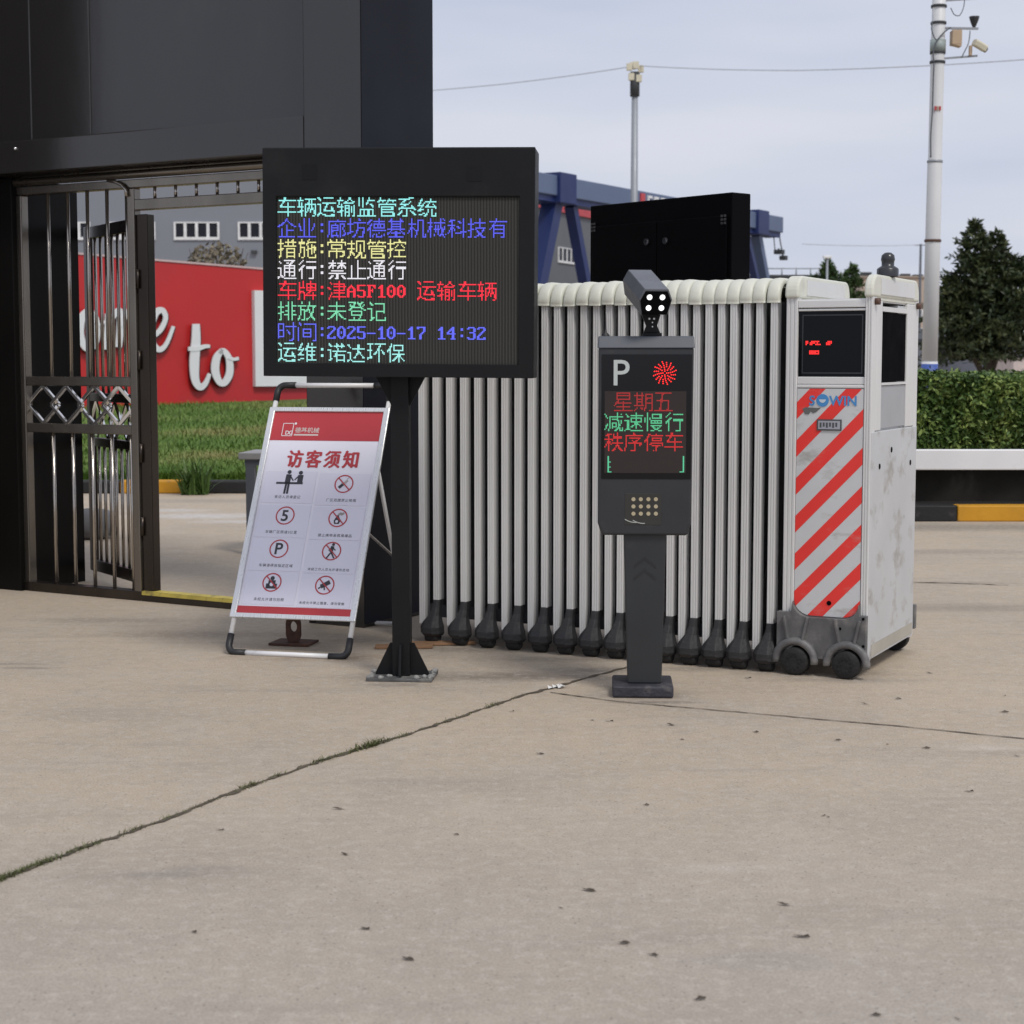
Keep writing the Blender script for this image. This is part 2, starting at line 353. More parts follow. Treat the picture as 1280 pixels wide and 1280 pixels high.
# ==================================================================== GROUND
def ground_material():
    m = bpy.data.materials.new('yard concrete'); m.use_nodes = True; t = m.node_tree; b = t.nodes['Principled BSDF']; n = t.nodes.new
    co = n('ShaderNodeTexCoord').outputs['Object']
    def noise(sc, det=6, ro=.6, vec=None):
        z = n('ShaderNodeTexNoise'); z.inputs['Scale'].default_value = sc; z.inputs['Detail'].default_value = det; z.inputs['Roughness'].default_value = ro
        lnk(t, vec or co, z.inputs['Vector']); return z.outputs['Fac']
    def rng(v, a, c_, lo=0, hi=1):
        r = n('ShaderNodeMapRange'); r.inputs['From Min'].default_value = a; r.inputs['From Max'].default_value = c_
        r.inputs['To Min'].default_value = lo; r.inputs['To Max'].default_value = hi; lnk(t, v, r.inputs['Value']); return r.outputs['Result']
    def mix(f, a, c_, mode='MIX'):
        x = n('ShaderNodeMix'); x.data_type = 'RGBA'; x.blend_type = mode
        if isinstance(f, (int, float)): x.inputs['Factor'].default_value = f
        else: lnk(t, f, x.inputs['Factor'])
        for i, s in (('A', a), ('B', c_)):
            if isinstance(s, tuple): x.inputs[i].default_value = s + (1,)
            else: lnk(t, s, x.inputs[i])
        return x.outputs['Result']
    sx = n('ShaderNodeSeparateXYZ'); lnk(t, co, sx.inputs[0])
    # dust: the slabs by the gate are browner, the traffic lane greyer
    wob = n('ShaderNodeMath'); wob.operation = 'MULTIPLY_ADD'; wob.inputs[1].default_value = 3.2; lnk(t, noise(.55, 4), wob.inputs[0]); lnk(t, sx.outputs['Y'], wob.inputs[2])
    c = mix(rng(wob.outputs[0], 4.7, 7.4), (.425, .372, .315), (.520, .425, .315))
    c = mix(rng(noise(.9, 6), .42, .68, 0, .55), c, (.37, .318, .258))
    c = mix(rng(noise(3.2, 8, .7), .50, .72, 0, .5), c, (.54, .475, .395))
    mp = n('ShaderNodeMapping'); mp.inputs['Scale'].default_value = (.5, 2.6, 1); mp.inputs['Rotation'].default_value = (0, 0, R(-12)); lnk(t, co, mp.inputs['Vector'])
    c = mix(rng(noise(1.3, 7, .65, mp.outputs['Vector']), .55, .75, 0, .5), c, (.25, .22, .19))
    # placed stains and grime; also painted contact shade, hedge shadow, pale sky sheen
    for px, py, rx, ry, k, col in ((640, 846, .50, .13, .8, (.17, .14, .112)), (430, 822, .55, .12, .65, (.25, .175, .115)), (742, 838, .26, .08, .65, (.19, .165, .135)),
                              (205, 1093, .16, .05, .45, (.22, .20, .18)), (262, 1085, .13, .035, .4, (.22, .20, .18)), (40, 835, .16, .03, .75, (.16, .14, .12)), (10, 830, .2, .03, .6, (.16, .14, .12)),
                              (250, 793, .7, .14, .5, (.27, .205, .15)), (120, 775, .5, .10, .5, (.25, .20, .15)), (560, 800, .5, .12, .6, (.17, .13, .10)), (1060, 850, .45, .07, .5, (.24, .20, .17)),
                              (1190, 690, .8, .22, .55, (.25, .215, .19)), (1240, 659, 4.0, .42, .65, (.19, .17, .14)), (1190, 729, .5, .05, .6, (.19, .165, .14)),  # the widest spot paints the hedge's shadow before the kerb
                              (255, 645, .8, .35, .8, (.66, .64, .62)), (210, 638, .5, .22, .7, (.64, .62, .60)), (300, 652, .5, .2, .7, (.66, .64, .62)), (260, 626, .9, .3, .5, (.26, .23, .20)),  # the pale spots paint sky reflected in wet concrete
                              (960, 1200, .25, .08, .35, (.30, .28, .26)), (820, 878, .22, .04, .75, (.16, .135, .11)), (500, 856, .22, .05, .6, (.20, .17, .14)), (1235, 935, .14, .05, .5, (.62, .56, .49)), (900, 1085, .2, .05, .4, (.58, .53, .47)), (600, 812, .35, .10, .6, (.17, .14, .11)), (720, 824, .35, .09, .6, (.18, .15, .12)), (860, 836, .4, .08, .55, (.19, .16, .125)), (803, 868, .24, .16, .5, (.19, .16, .13)), (500, 846, .30, .18, .5, (.19, .16, .13)), (1030, 842, .4, .12, .55, (.17, .14, .115))):  # dark spots at gate wheels and bases: grime plus painted contact shade
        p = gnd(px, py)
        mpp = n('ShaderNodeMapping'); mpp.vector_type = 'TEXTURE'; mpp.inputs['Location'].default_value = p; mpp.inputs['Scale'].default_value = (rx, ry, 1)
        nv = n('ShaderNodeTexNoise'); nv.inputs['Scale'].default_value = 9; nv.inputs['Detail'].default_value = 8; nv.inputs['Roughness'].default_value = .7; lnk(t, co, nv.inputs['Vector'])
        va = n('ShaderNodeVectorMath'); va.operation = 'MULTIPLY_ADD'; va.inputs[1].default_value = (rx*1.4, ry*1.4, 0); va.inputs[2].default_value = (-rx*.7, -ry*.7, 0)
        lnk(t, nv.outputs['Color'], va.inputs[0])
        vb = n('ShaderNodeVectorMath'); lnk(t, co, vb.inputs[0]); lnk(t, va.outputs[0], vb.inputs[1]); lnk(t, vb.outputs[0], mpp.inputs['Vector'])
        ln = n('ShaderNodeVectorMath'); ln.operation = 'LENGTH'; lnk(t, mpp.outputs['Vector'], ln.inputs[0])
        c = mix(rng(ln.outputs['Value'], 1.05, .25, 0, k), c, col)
    c = mix(rng(noise(11, 7, .75), .46, .70, 0, .42), c, (.32, .285, .245))
    c = mix(rng(noise(26, 5, .7), .50, .70, 0, .55), c, (.60, .545, .475))
    # grain
    c = mix(rng(noise(150, 3, .6), .38, .66, 0, .45), c, (.20, .18, .155))
    c = mix(rng(noise(330, 2, .5), .60, .72, 0, .55), c, (.58, .54, .49))
    v = n('ShaderNodeTexVoronoi'); v.inputs['Scale'].default_value = 34; lnk(t, co, v.inputs['Vector'])
    c = mix(rng(v.outputs['Distance'], .15, .05, 0, .7), c, (.16, .14, .12))
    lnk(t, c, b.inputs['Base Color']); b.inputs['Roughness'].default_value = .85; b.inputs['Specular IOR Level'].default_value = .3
    bp = n('ShaderNodeBump'); bp.inputs['Strength'].default_value = .35; bp.inputs['Distance'].default_value = .006
    ad = n('ShaderNodeMath'); lnk(t, noise(140, 4), ad.inputs[0]); lnk(t, noise(14, 5), ad.inputs[1])
    lnk(t, ad.outputs[0], bp.inputs['Height']); lnk(t, bp.outputs['Normal'], b.inputs['Normal'])
    return m
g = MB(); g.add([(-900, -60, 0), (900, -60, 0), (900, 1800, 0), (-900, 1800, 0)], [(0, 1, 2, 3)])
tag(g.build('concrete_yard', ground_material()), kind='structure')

def strip(path, w0, jag=.5, z=.003, step=.03):
    pts = [gnd(*p) for p in path]; out_ = []
    for a, b in zip(pts, pts[1:]):
        n_ = max(1, int((b - a).length / step))
        for k in range(n_): out_.append(a.lerp(b, k / n_))
    out_.append(pts[-1]); mb = MB(); L, Rr = [], []
    for i, p in enumerate(out_):
        d = (out_[min(i+1, len(out_)-1)] - out_[max(0, i-1)]).normalized(); nn = Vector((-d.y, d.x, 0))
        off = nn * w0 * rnd.uniform(-.25, .25)
        L.append(p + off + nn * w0 * (.5 + jag * rnd.uniform(-.5, .6))); Rr.append(p + off - nn * w0 * (.5 + jag * rnd.uniform(-.5, .6)))
    k = len(L); mb.add([(p.x, p.y, z) for p in L + Rr], [(i, k+i, k+i+1, i+1) for i in range(k-1)])
    return mb, out_
JOINT = [(-60, 1128), (0, 1100), (100, 1062), (200, 1027), (310, 984), (400, 952), (470, 931), (560, 902), (640, 874), (690, 860), (740, 846), (790, 833)]
mb, jpts = strip(JOINT, .015, .9)
tag(mb.build('joint_groove', soil), kind='structure')
mb, _ = strip([(688, 866), (760, 876), (800, 880), (960, 894), (1120, 908), (1280, 924), (1500, 946)], .008, .6)
tag(mb.build('joint_groove', soil), kind='structure')
mb, _ = strip([(1140, 728), (1180, 729), (1260, 732)], .012, .9, step=.05)
tag(mb.build('joint_groove', soil), kind='structure')

# weeds along the joint
def blade(mb, p, h, lean, wd, mi=0):
    a = rnd.uniform(0, 2*math.pi); d = Vector((math.cos(a), math.sin(a), 0)); s_ = Vector((-d.y, d.x, 0)) * wd
    q = p + d * lean * .4 + Vector((0, 0, h * .6)); t_ = p + d * lean + Vector((0, 0, h))
    mb.add([p - s_, p + s_, q + s_ * .7, q - s_ * .7, t_], [(0, 1, 2, 3), (3, 2, 4)], mi)
weedm = leaf('joint weeds', (.10, .085, .035), (.085, .10, .03), (.13, .15, .05), 8)
wd = MB()
clus = [(10, 60, 300), (0, 30, 130), (60, 30, 90), (105, 22, 70), (165, 14, 40), (215, 12, 16), (312, 16, 90), (345, 10, 24), (398, 14, 80), (425, 10, 30), (440, 8, 36), (464, 20, 260), (500, 10, 26), (560, 20, 16), (615, 10, 40)]
def joint_at(px):
    for (x0, y0), (x1, y1) in zip(JOINT, JOINT[1:]):
        if x0 <= px <= x1: return gnd(px, y0 + (y1 - y0) * (px - x0) / (x1 - x0))
for c_, sp, n_ in clus:
    for _ in range(n_):
        p = joint_at(min(780, max(-55, rnd.gauss(c_, sp * .5))))
        if p is None: continue
        p = Vector((p.x + rnd.gauss(0, .006), p.y + rnd.gauss(0, .009), 0))
        big = 1.6 if c_ == 464 else 1
        blade(wd, p, rnd.uniform(.003, .017) * big, rnd.uniform(.004, .026) * big, rnd.uniform(.0008, .0018))
for _ in range(500):
    p = joint_at(rnd.uniform(-50, 660)); p = Vector((p.x + rnd.gauss(0, .005), p.y + rnd.gauss(0, .006), 0))
    blade(wd, p, rnd.uniform(.003, .012), rnd.uniform(.003, .012), .0012)
tag(wd.build('joint_weeds', weedm), 'short grass and weeds growing out of the long diagonal slab joint', 'weeds', kind='stuff')

# dead leaves and scraps
leafpx = [(432, 1069), (570, 1044), (243, 1166), (457, 1162), (702, 1136), (736, 1114), (876, 1250), (1003, 1172), (982, 1132), (675, 943), (740, 901), (762, 902), (840, 907), (852, 925), (808, 1007),
          (1030, 1020), (1036, 1022), (1109, 931), (1158, 936), (1212, 990), (1198, 1275), (780, 1180), (817, 1195), (276, 1038), (1083, 881), (1122, 874), (1256, 891), (1256, 870), (1163, 842), (1047, 926), (945, 916), (935, 848), (1272, 946), (510, 1200), (1095, 1270), (640, 890), (425, 1012)]
def leaf_mesh():
    mb = MB(); n_ = 8; L = .010; vs = []
    for k in range(n_):
        a = 2*math.pi*k/n_; rr = L * (1 if k % 4 else 1.5) * rnd.uniform(.7, 1.1)
        vs.append((rr*math.cos(a), rr*.62*math.sin(a), rnd.uniform(.001, .006)))
    vs.append((0, 0, .002)); mb.add(vs, [(k, (k+1) % n_, n_) for k in range(n_)]); return mb
protos = []
for i, q in enumerate(leafpx):
    p = gnd(*q)
    if i < 4: o = leaf_mesh().build('dead_leaf', leafdry); protos.append(o)
    else: o = protos[i % 4].copy(); C.objects.link(o)
    o.location = (p.x, p.y, .001); o.rotation_euler = (0, 0, rnd.uniform(-.6, .6)); s_ = rnd.uniform(.55, 1.35); o.scale = (s_ * rnd.uniform(.8, 1.4), s_ * rnd.uniform(.6, 1.1), s_)
    tag(o, 'tiny curled dead leaf lying flat on the open concrete', 'leaf', 'dead leaves scattered on the concrete')
p = gnd(690, 861); mb = MB()
for k in range(7):
    a, b_ = rnd.uniform(-.02, .04), rnd.uniform(-.02, .02)
    mb.add([(a, b_, .004), (a+.025, b_+.004, .012), (a+.018, b_+.02, .006), (a-.004, b_+.016, .015)], [(0, 1, 2, 3)])
o = mb.build('paper_scrap', paper); o.location = (p.x, p.y, 0); tag(o, 'small crumpled white scrap at the end of the weedy slab joint', 'litter')

# ==================================================================== LED DISPLAY SIGN (front)
b0 = gnd(503, 847); yaw = R(-5)
sg = thing('led_display_sign', 'black roadside LED display on a single pole with lit coloured Chinese text', 'LED sign', (b0.x, b0.y, 0), yaw, 'pole mounted LED signs')
inv = Matrix.Rotation(-yaw, 3, 'Z')
YF = b0.y - .13
def sl(px, py):    # pixel on the cabinet face -> local x, z
    O = Vector((b0.x, b0.y, 0)) + Matrix.Rotation(yaw, 3, 'Z') @ Vector((0, -.13, 0)); e = Vector((math.cos(yaw), math.sin(yaw), 0))
    return onplane(px, py, O, e)
x0, _ = sl(328.5, 330); x1, _ = sl(668, 330); z1 = (sl(328, 183)[1] + sl(668, 185)[1]) / 2; z0 = (sl(330, 470.5)[1] + sl(668, 472.5)[1]) / 2
u0, _ = sl(345.5, 350); u1, _ = sl(648.8, 350); t1 = sl(500, 246)[1]; t0 = sl(500, 455)[1]
roll = Matrix.Translation(((x0+x1)/2, 0, (z0+z1)/2)) @ Matrix.Rotation(R(.45), 4, 'Y') @ Matrix.Translation((-(x0+x1)/2, 0, -(z0+z1)/2))
cb = MB(roll); yF = -.13
cb.box(x0, x1, yF + .016, .07, z0, z1)
cb.build('cabinet', black, sg, .006)
fr = MB(roll)
fr.ring([(x0, yF, z0), (x1, yF, z0), (x1, yF, z1), (x0, yF, z1)], [(u0, yF, t0), (u1, yF, t0), (u1, yF, t1), (u0, yF, t1)], (0, .015, 0))
fr.build('bezel', black, sg, .004)
for px in (386, 592):
    vx, vz = sl(px, 216); v_ = MB(roll)
    v_.box(vx - .030, vx + .030, yF - .0015, yF - .0005, vz - .03, vz + .03)
    v_.build('vent', mat('vent black', (.007, .0075, .0085), .5, spec=.2), sg)
ledm = bpy.data.materials.new('led matrix surface'); ledm.use_nodes = True; t = ledm.node_tree; b = t.nodes['Principled BSDF']
tcn = t.nodes.new('ShaderNodeTexCoord'); wv = t.nodes.new('ShaderNodeTexWave'); wv.wave_type = 'BANDS'; wv.bands_direction = 'X'; wv.inputs['Scale'].default_value = 26; wv.inputs['Distortion'].default_value = .6
wv2 = t.nodes.new('ShaderNodeTexNoise'); wv2.inputs['Scale'].default_value = 3
mxl = t.nodes.new('ShaderNodeMix'); mxl.data_type = 'RGBA'; mxl.inputs['A'].default_value = (.020, .020, .018, 1); mxl.inputs['B'].default_value = (.052, .052, .047, 1)
lnk(t, tcn.outputs['Object'], wv.inputs['Vector']); lnk(t, wv.outputs['Fac'], mxl.inputs['Factor']); lnk(t, mxl.outputs['Result'], b.inputs['Base Color'])
b.inputs['Roughness'].default_value = .75; b.inputs['Specular IOR Level'].default_value = .25
sc = MB(roll); ys = yF + .011
sc.box(u0 + .0005, u1 - .0005, ys, ys + .004, t0 + .0005, t1 - .0005)
screen = sc.build('screen', ledm, sg)
LINES = [('车辆运输监管系统', (.30, .88, .86)), ('企业:廊坊德基机械科技有', (.09, .10, .88)), ('措施:常规管控', (.80, .78, .32)), ('通行:禁止通行', (.82, .80, .86)),
         ('车牌:津A5F100 运输车辆', (1.0, .015, .045)), ('排放:未登记', (.20, .72, .42)), ('时间:2025-10-17 14:32', (.11, .13, .90)), ('运维:诺达环保', (.36, .86, .82))]
cell = (u1 - u0) / 12.1; lh = (t1 - t0) / 8
for i, (s_, c_) in enumerate(LINES):
    mb = MB(roll)
    ledline(mb, s_, lambda a, b_: (a, ys - .0012, b_), u0 + cell*.03, t1 - i*lh - .001, cell)
    mb.build('text_line', em('led text ' + str(i), c_, 1.2), screen)
p_ = MB(); p_.box(-.036, .036, -.036, .036, .012, z0 + .012); p_.build('pole', black, sg, .004)
p_ = MB(); p_.box(-.135, .135, -.10, .10, .001, .013); p_.build('base_plate', mat('stained plate', (.09, .09, .09), .7, 0, .3, 20, .2, 90, ((.25, .24, .22), .7, 12, .5)), sg, .002)
for ax in ((1, 0), (-1, 0), (0, 1), (0, -1)):
    gz = MB(); a = Vector((ax[0], ax[1], 0)); s_ = Vector((-a.y, a.x, 0)) * .005; L = .11 if ax[0] else .075
    gz.prism([a*.036 - s_ + Vector((0, 0, .0135)), a*L - s_ + Vector((0, 0, .0135)), a*L - s_ + Vector((0, 0, .022)), a*.05 - s_ + Vector((0, 0, .145)), a*.036 - s_ + Vector((0, 0, .145))], s_*2)
    gz.build('gusset', black, sg)
for sx_ in (-1, 1):
    gz = MB(); gz.prism([(sx_*.036, -.004, z0 - .12), (sx_*.036, -.004, z0 - .001), (sx_*.10, -.004, z0 - .001)], (0, .008, 0)); gz.build('gusset', black, sg)
mo = MB()
for _ in range(46):
    a, b_ = rnd.uniform(-.128, .128), rnd.choice((-1, 1)) * rnd.uniform(.045, .093)
    if rnd.random() < .3: a, b_ = rnd.choice((-1, 1)) * rnd.uniform(.112, .13), rnd.uniform(-.09, .09)
    r_ = rnd.uniform(.006, .014); mo.lathe([(r_*.9, 0), (r_, r_*.3), (r_*.6, r_*.8), (.0005, r_)], (a, b_, .0132), 6)
mo.build('mortar', mortar, sg)

# ==================================================================== A-FRAME NOTICE BOARD
A0 = gnd(284, 818); AYAW = R(-14); AW, AL, TILT = .56, 1.35, R(29)
af = thing('notice_board', 'white tubular A-frame notice board with a red and white visitor rules poster', 'notice board', (A0.x, A0.y, 0), AYAW)
PM = Matrix.Rotation(-TILT, 4, 'X')        # panel frame: x along board, z up the slope, -y towards the viewer
def pl(x, h, n_=0): return PM @ Vector((x, -n_, h))
r0 = .0115
for xx in (0, AW):
    mb = MB(); mb.tube([pl(xx, .07), pl(xx, AL - .075)], r0, 12); mb.build('frame_rail', tubew, af)
for hh, a, b_ in ((.0115, .075, AW - .075), (AL, .07, AW - .065)):
    mb = MB(); mb.tube([pl(a, hh), pl(b_, hh)], r0, 12); mb.build('frame_bar', tubew, af)
for xx, hh in ((0, .0115), (AW, .0115), (0, AL), (AW, AL)):
    sx_ = 1 if xx == 0 else -1; sh = 1 if hh < .5 else -1; mb = MB(); pts = [pl(xx, hh + sh*.085)]
    for k in range(7):
        a = k / 6 * math.pi / 2; pts.append(pl(xx + sx_*.035*(1 - math.cos(a)), hh + sh*.035*(1 - math.sin(a))))
    pts.append(pl(xx + sx_*.085, hh)); mb.tube(pts, .0155, 12); mb.build('corner_elbow', plast, af)
# poster
h0, h1 = .193, 1.203; m_ = .012
ff = MB()
def rect(x0, x1, a, b, n_): return [pl(x0, a, n_), pl(x1, a, n_), pl(x1, b, n_), pl(x0, b, n_)]
fn_ = (PM @ Vector((0, -1, 0)))
ff.ring(rect(-.016, AW+.016, h0-.022, h1+.022, .008), rect(m_, AW-m_, h0, h1, .008), fn_ * .012)
ff.build('snap_frame', alub, af, .003)
pb = MB(); pb.prism(rect(m_-.006, AW-m_+.006, h0-.006, h1+.006, .002), fn_ * .0075)
po = pb.build('poster', poster, af)
PN = .0105
def flat(mb, pts, mi=0, n_=PN): mb.prism([pl(x, h, n_) for x, h in pts], fn_ * .0004, mi)
def P2(px, py):                                  # poster pixel -> board coordinates
    O = Vector((A0.x, A0.y, 0)); e = Vector((math.cos(AYAW), math.sin(AYAW), 0)); nrm = Matrix.Rotation(AYAW, 3, 'Z') @ (PM.to_3x3() @ Vector((0, -1, 0)))
    r_ = ray(px, py); k = (O + nrm*PN - CAM).dot(nrm) / r_.dot(nrm); q = CAM + r_*k - O
    up = Matrix.Rotation(AYAW, 3, 'Z') @ (PM.to_3x3() @ Vector((0, 0, 1)))
    return q.dot(e), q.dot(up)
px0, px1 = m_, AW - m_; PWd = px1 - px0
mb = MB(); flat(mb, [(px0, h1 - .148), (px1, h1 - .148), (px1, h1), (px0, h1)]); mb.build('header_band', pred, po)
mb = MB(); flat(mb, [(px0, h0), (px1, h0), (px1, h0 + .036), (px0, h0 + .036)]); mb.build('footer_band', pred, po)
mb = MB(); fl = lambda a, b_: pl(a, b_, PN + .0008)
lx, ly = P2(351.5, 545); lx1, ly1 = P2(368, 529); 
for q in ((lx, lx+.003, ly, ly1), (lx1-.003, lx1, ly, ly1), (lx, lx1, ly, ly+.003), (lx, lx1, ly1-.003, ly1)):
    flat(mb, [(q[0], q[2]), (q[1], q[2]), (q[1], q[3]), (q[0], q[3])], 0, PN+.0006)
flat(mb, circ(lx1+.008, ly1-.002, .006, 10), 0, PN+.0006)
line(mb, 'DG', fl, lx + (lx1-lx)*.35, ly + .008, .034, off=.02, size=.028)
line(mb, '德基机械', fl, lx1 + .010, ly + .020, .030, off=.01, mi=1)
flat(mb, [(lx1+.008, ly+.003), (lx1+.128, ly+.003), (lx1+.128, ly+.011), (lx1+.008, ly+.011)], 1, PN+.0006)
mb.build('logo', [signw, mat('pale print', (.62, .55, .52), .5)], po)
ta, tb = P2(357.5, 583), P2(448, 583); mb = MB(); tc_ = (tb[0] - ta[0]) / 3.86
for i, ch in enumerate('访客须知'):
    for j, (dx, dy) in enumerate(((0, 0), (.0035, 0), (-.0035, 0), (0, .002), (0, -.002), (.0018, 0), (-.0018, 0))):
        put(mb, ch, lambda a, b_: pl(a, b_, PN + .0008 + j*.00006), ta[0] + i*tc_ - .002 + dx, ta[1] + .004 + dy, .080, .094)
mb.build('title_text', pred, po)
# pale tiles + pictograms
tiles = [((343, 590), '来访人员请登记'), ((432, 594), '厂区范围禁止吸烟'), ((0, 0), '车辆厂区限速5公里'), ((0, 0), '禁止携带易燃易爆品'),
         ((0, 0), '车辆请停放指定区域'), ((0, 0), '未经工作人员允许请勿走动'), ((0, 0), '未经允许请勿拍照'), ((0, 0), '未经允许禁止摄像，请勿录像')]
icon_px = [(363, 602), (430, 605), (356.5, 644.5), (422.5, 647.5), (348.7, 686), (414.5, 689), (340, 728), (406, 731.5)]
cap_y = [-.094, -.098, -.098, -.103, -.098, -.105, -.098, -.102]
def disc(mb, c_, r_, mi=0, n_=16, z=PN+.0012): flat(mb, circ(c_[0], c_[1], r_, n_), mi, z)
def seg(mb, a, b, w_, mi=0, z=PN+.0012):
    d = Vector((b[0]-a[0], b[1]-a[1])).normalized(); n2 = Vector((-d.y, d.x)) * w_/2
    flat(mb, [(a[0]+n2.x, a[1]+n2.y), (a[0]-n2.x, a[1]-n2.y), (b[0]-n2.x, b[1]-n2.y), (b[0]+n2.x, b[1]+n2.y)], mi, z)
for i, ip in enumerate(icon_px):
    cx, cy = P2(*ip); mb = MB()
    def q(a, b_): return (cx + a, cy + b_)
    col = i % 2
    tx0, tx1 = (px0 + .012, px0 + PWd*.49) if col == 0 else (px0 + PWd*.515, px1 - .012)
    flat(mb, [(tx0, cy - .108), (tx1, cy - .108), (tx1, cy + .052), (tx0, cy + .052)], 2, PN)
    if i == 0:
        seg(mb, q(-.068, -.008), q(.062, -.008), .010, 1)
        disc(mb, q(-.012, .048), .010, 1); seg(mb, q(-.012, .036), q(-.014, -.010), .026, 1); seg(mb, q(-.018, -.01), q(-.020, -.062), .010, 1); seg(mb, q(-.006, -.01), q(-.006, -.062), .010, 1); seg(mb, q(-.006, .030), q(.014, .004), .006, 1)
        disc(mb, q(.044, .045), .010, 1); seg(mb, q(.046, .034), q(.046, -.004), .026, 1); seg(mb, q(.034, .026), q(.020, .008), .006, 1)
    else:
        R1 = .0455
        mb.ring([pl(a, b_, PN+.001) for a, b_ in circ(cx, cy, R1)], [pl(a, b_, PN+.001) for a, b_ in circ(cx, cy, R1-.006)], fn_*.0004, 0)
        if i == 1: seg(mb, q(-.022, -.020), q(-.004, -.002), .014, 1); seg(mb, q(-.004, -.002), q(.016, .018), .011, 3); seg(mb, q(.010, .022), q(.022, .034), .003, 3)
        if i == 2: put(mb, '5', lambda a, b_: pl(a, b_, PN+.0012), cx-.020, cy-.026, .076, mi=1, off=.02)
        if i == 3:
            flat(mb, [q(-.014, -.030), q(.008, -.030), q(.016, -.012), q(.006, .002), q(-.001, .018), q(-.010, .002), q(-.018, -.014)], 1, PN+.0012); disc(mb, q(-.003, -.018), .007, 2, z=PN+.0018)
            for k in range(4): disc(mb, q(.004 + .006*k, .018 + .004*(k % 2)), .006, 3)
        if i == 4: put(mb, 'P', lambda a, b_: pl(a, b_, PN+.0012), cx-.022, cy-.026, .078, mi=1, off=.018)
        if i == 5:
            disc(mb, q(.004, .032), .007, 1); seg(mb, q(.002, .024), q(-.002, -.004), .016, 1); seg(mb, q(.0, -.004), q(-.020, -.036), .007, 1); seg(mb, q(-.002, -.004), q(.016, -.034), .007, 1)
            seg(mb, q(.002, .018), q(.018, .004), .005, 1); seg(mb, q(-.002, .018), q(-.014, .002), .005, 1)
        if i == 6:
            disc(mb, q(0, .020), .010, 1); seg(mb, q(0, .01), q(0, -.030), .034, 1); seg(mb, q(-.020, -.006), q(-.020, -.030), .012, 1); seg(mb, q(.020, -.006), q(.020, -.030), .012, 1); disc(mb, q(0, -.010), .009, 2, z=PN+.0018)
        if i == 7:
            seg(mb, q(-.018, -.008), q(.022, .016), .020, 1); seg(mb, q(-.016, -.008), q(-.028, -.018), .006, 1); seg(mb, q(-.002, -.006), q(.002, -.024), .006, 1)
        if i in (1, 3, 5, 6, 7): seg(mb, q(-.030, .030), q(.030, -.030), .0055, 0, PN+.0024)
    mb.build('pictogram', [pred, pink, posterp, pgrey], po)
    s_ = tiles[i][1]; cw = .0182 if len(s_) < 12 else .0165; mb = MB(); ww = cw * len(s_)
    line(mb, s_, fl, max(tx0 + .002, min(cx - ww/2, tx1 - ww)), cy + cap_y[i] + .010, cw, size=cw*.92, off=.004)
    mb.build('caption', pgrey if False else pink, po)
# rear leg frame
def rear(x, k):      # k 0 at hinge, 1 at ground
    top = pl(x, 1.0, -.012); bot = Vector((x, 0.95, .013)); return top.lerp(bot, k)
for xx in (.03, AW - .03):
    mb = MB(); mb.tube([rear(xx, 0), rear(xx, .93)], .010, 10); mb.build('rear_leg', tubew, af)
    mb = MB(); sx_ = 1 if xx < .2 else -1
    pts = [rear(xx, .91), rear(xx, .97), Vector((xx + sx_*.012, .95, .016)), Vector((xx + sx_*.06, .95, .0145))]
    mb.tube(pts, .0142, 10); mb.build('corner_elbow', plast, af)
mb = MB(); mb.tube([(.085, .95, .0135), (AW - .085, .95, .0135)], .0095, 10); mb.build('rear_bar', tubew, af)
for xx in (.02, AW - .02):
    mb = MB(); mb.bar(pl(xx, .62, -.014), rear(xx, .60), .014, .004); mb.build('brace', alub, af)

# rusty lifting lug under the board
lp = gnd(366, 806); lg = thing('lifting_lug', 'rusty steel lug plate with a round hole standing under the notice board', 'steel plate', (lp.x, lp.y, 0), R(-14))
mb = MB(); mb.box(-.10, .09, -.05, .10, .001, .012); mb.build('foot_plate', rust, lg, .002)
mb = MB(); ol, il = [], []
for k in range(32):
    a = 2*math.pi*k/32; c_, s_ = math.cos(a), math.sin(a); il.append((.017*c_ + .004, 0, .084 + .024*s_))
    m__ = max(abs(c_), abs(s_)) if s_ < 0 else 1; ol.append((.036*(c_/max(abs(c_), .8) if s_ < 0 else c_) + .002, 0, .013 + .0 if s_ < -.75 else (.095 + .042*s_ if s_ > 0 else .095 + .09*s_)))
mb.ring(ol, il, (0, .012, 0)); mb.build('upright_plate', rust, lg)
# weathered boards by the gate
for i, (q, L, rz, lab) in enumerate((((548, 806), .34, 8, 'brown weathered board lying on the ground by the gate wheels, nearest the wheels'), ((505, 810), .26, 3, 'brown weathered board lying on the ground behind the LED sign pole'))):
    p = gnd(*q); mb = MB(); mb.box(-L/2, L/2, -.035, .035, .002, .014)
    o = mb.build('wooden_board', wood, None, .002); o.location = (p.x, p.y, 0); o.rotation_euler = (0, 0, R(rz)); tag(o, lab, 'board', 'weathered boards lying by the gate')

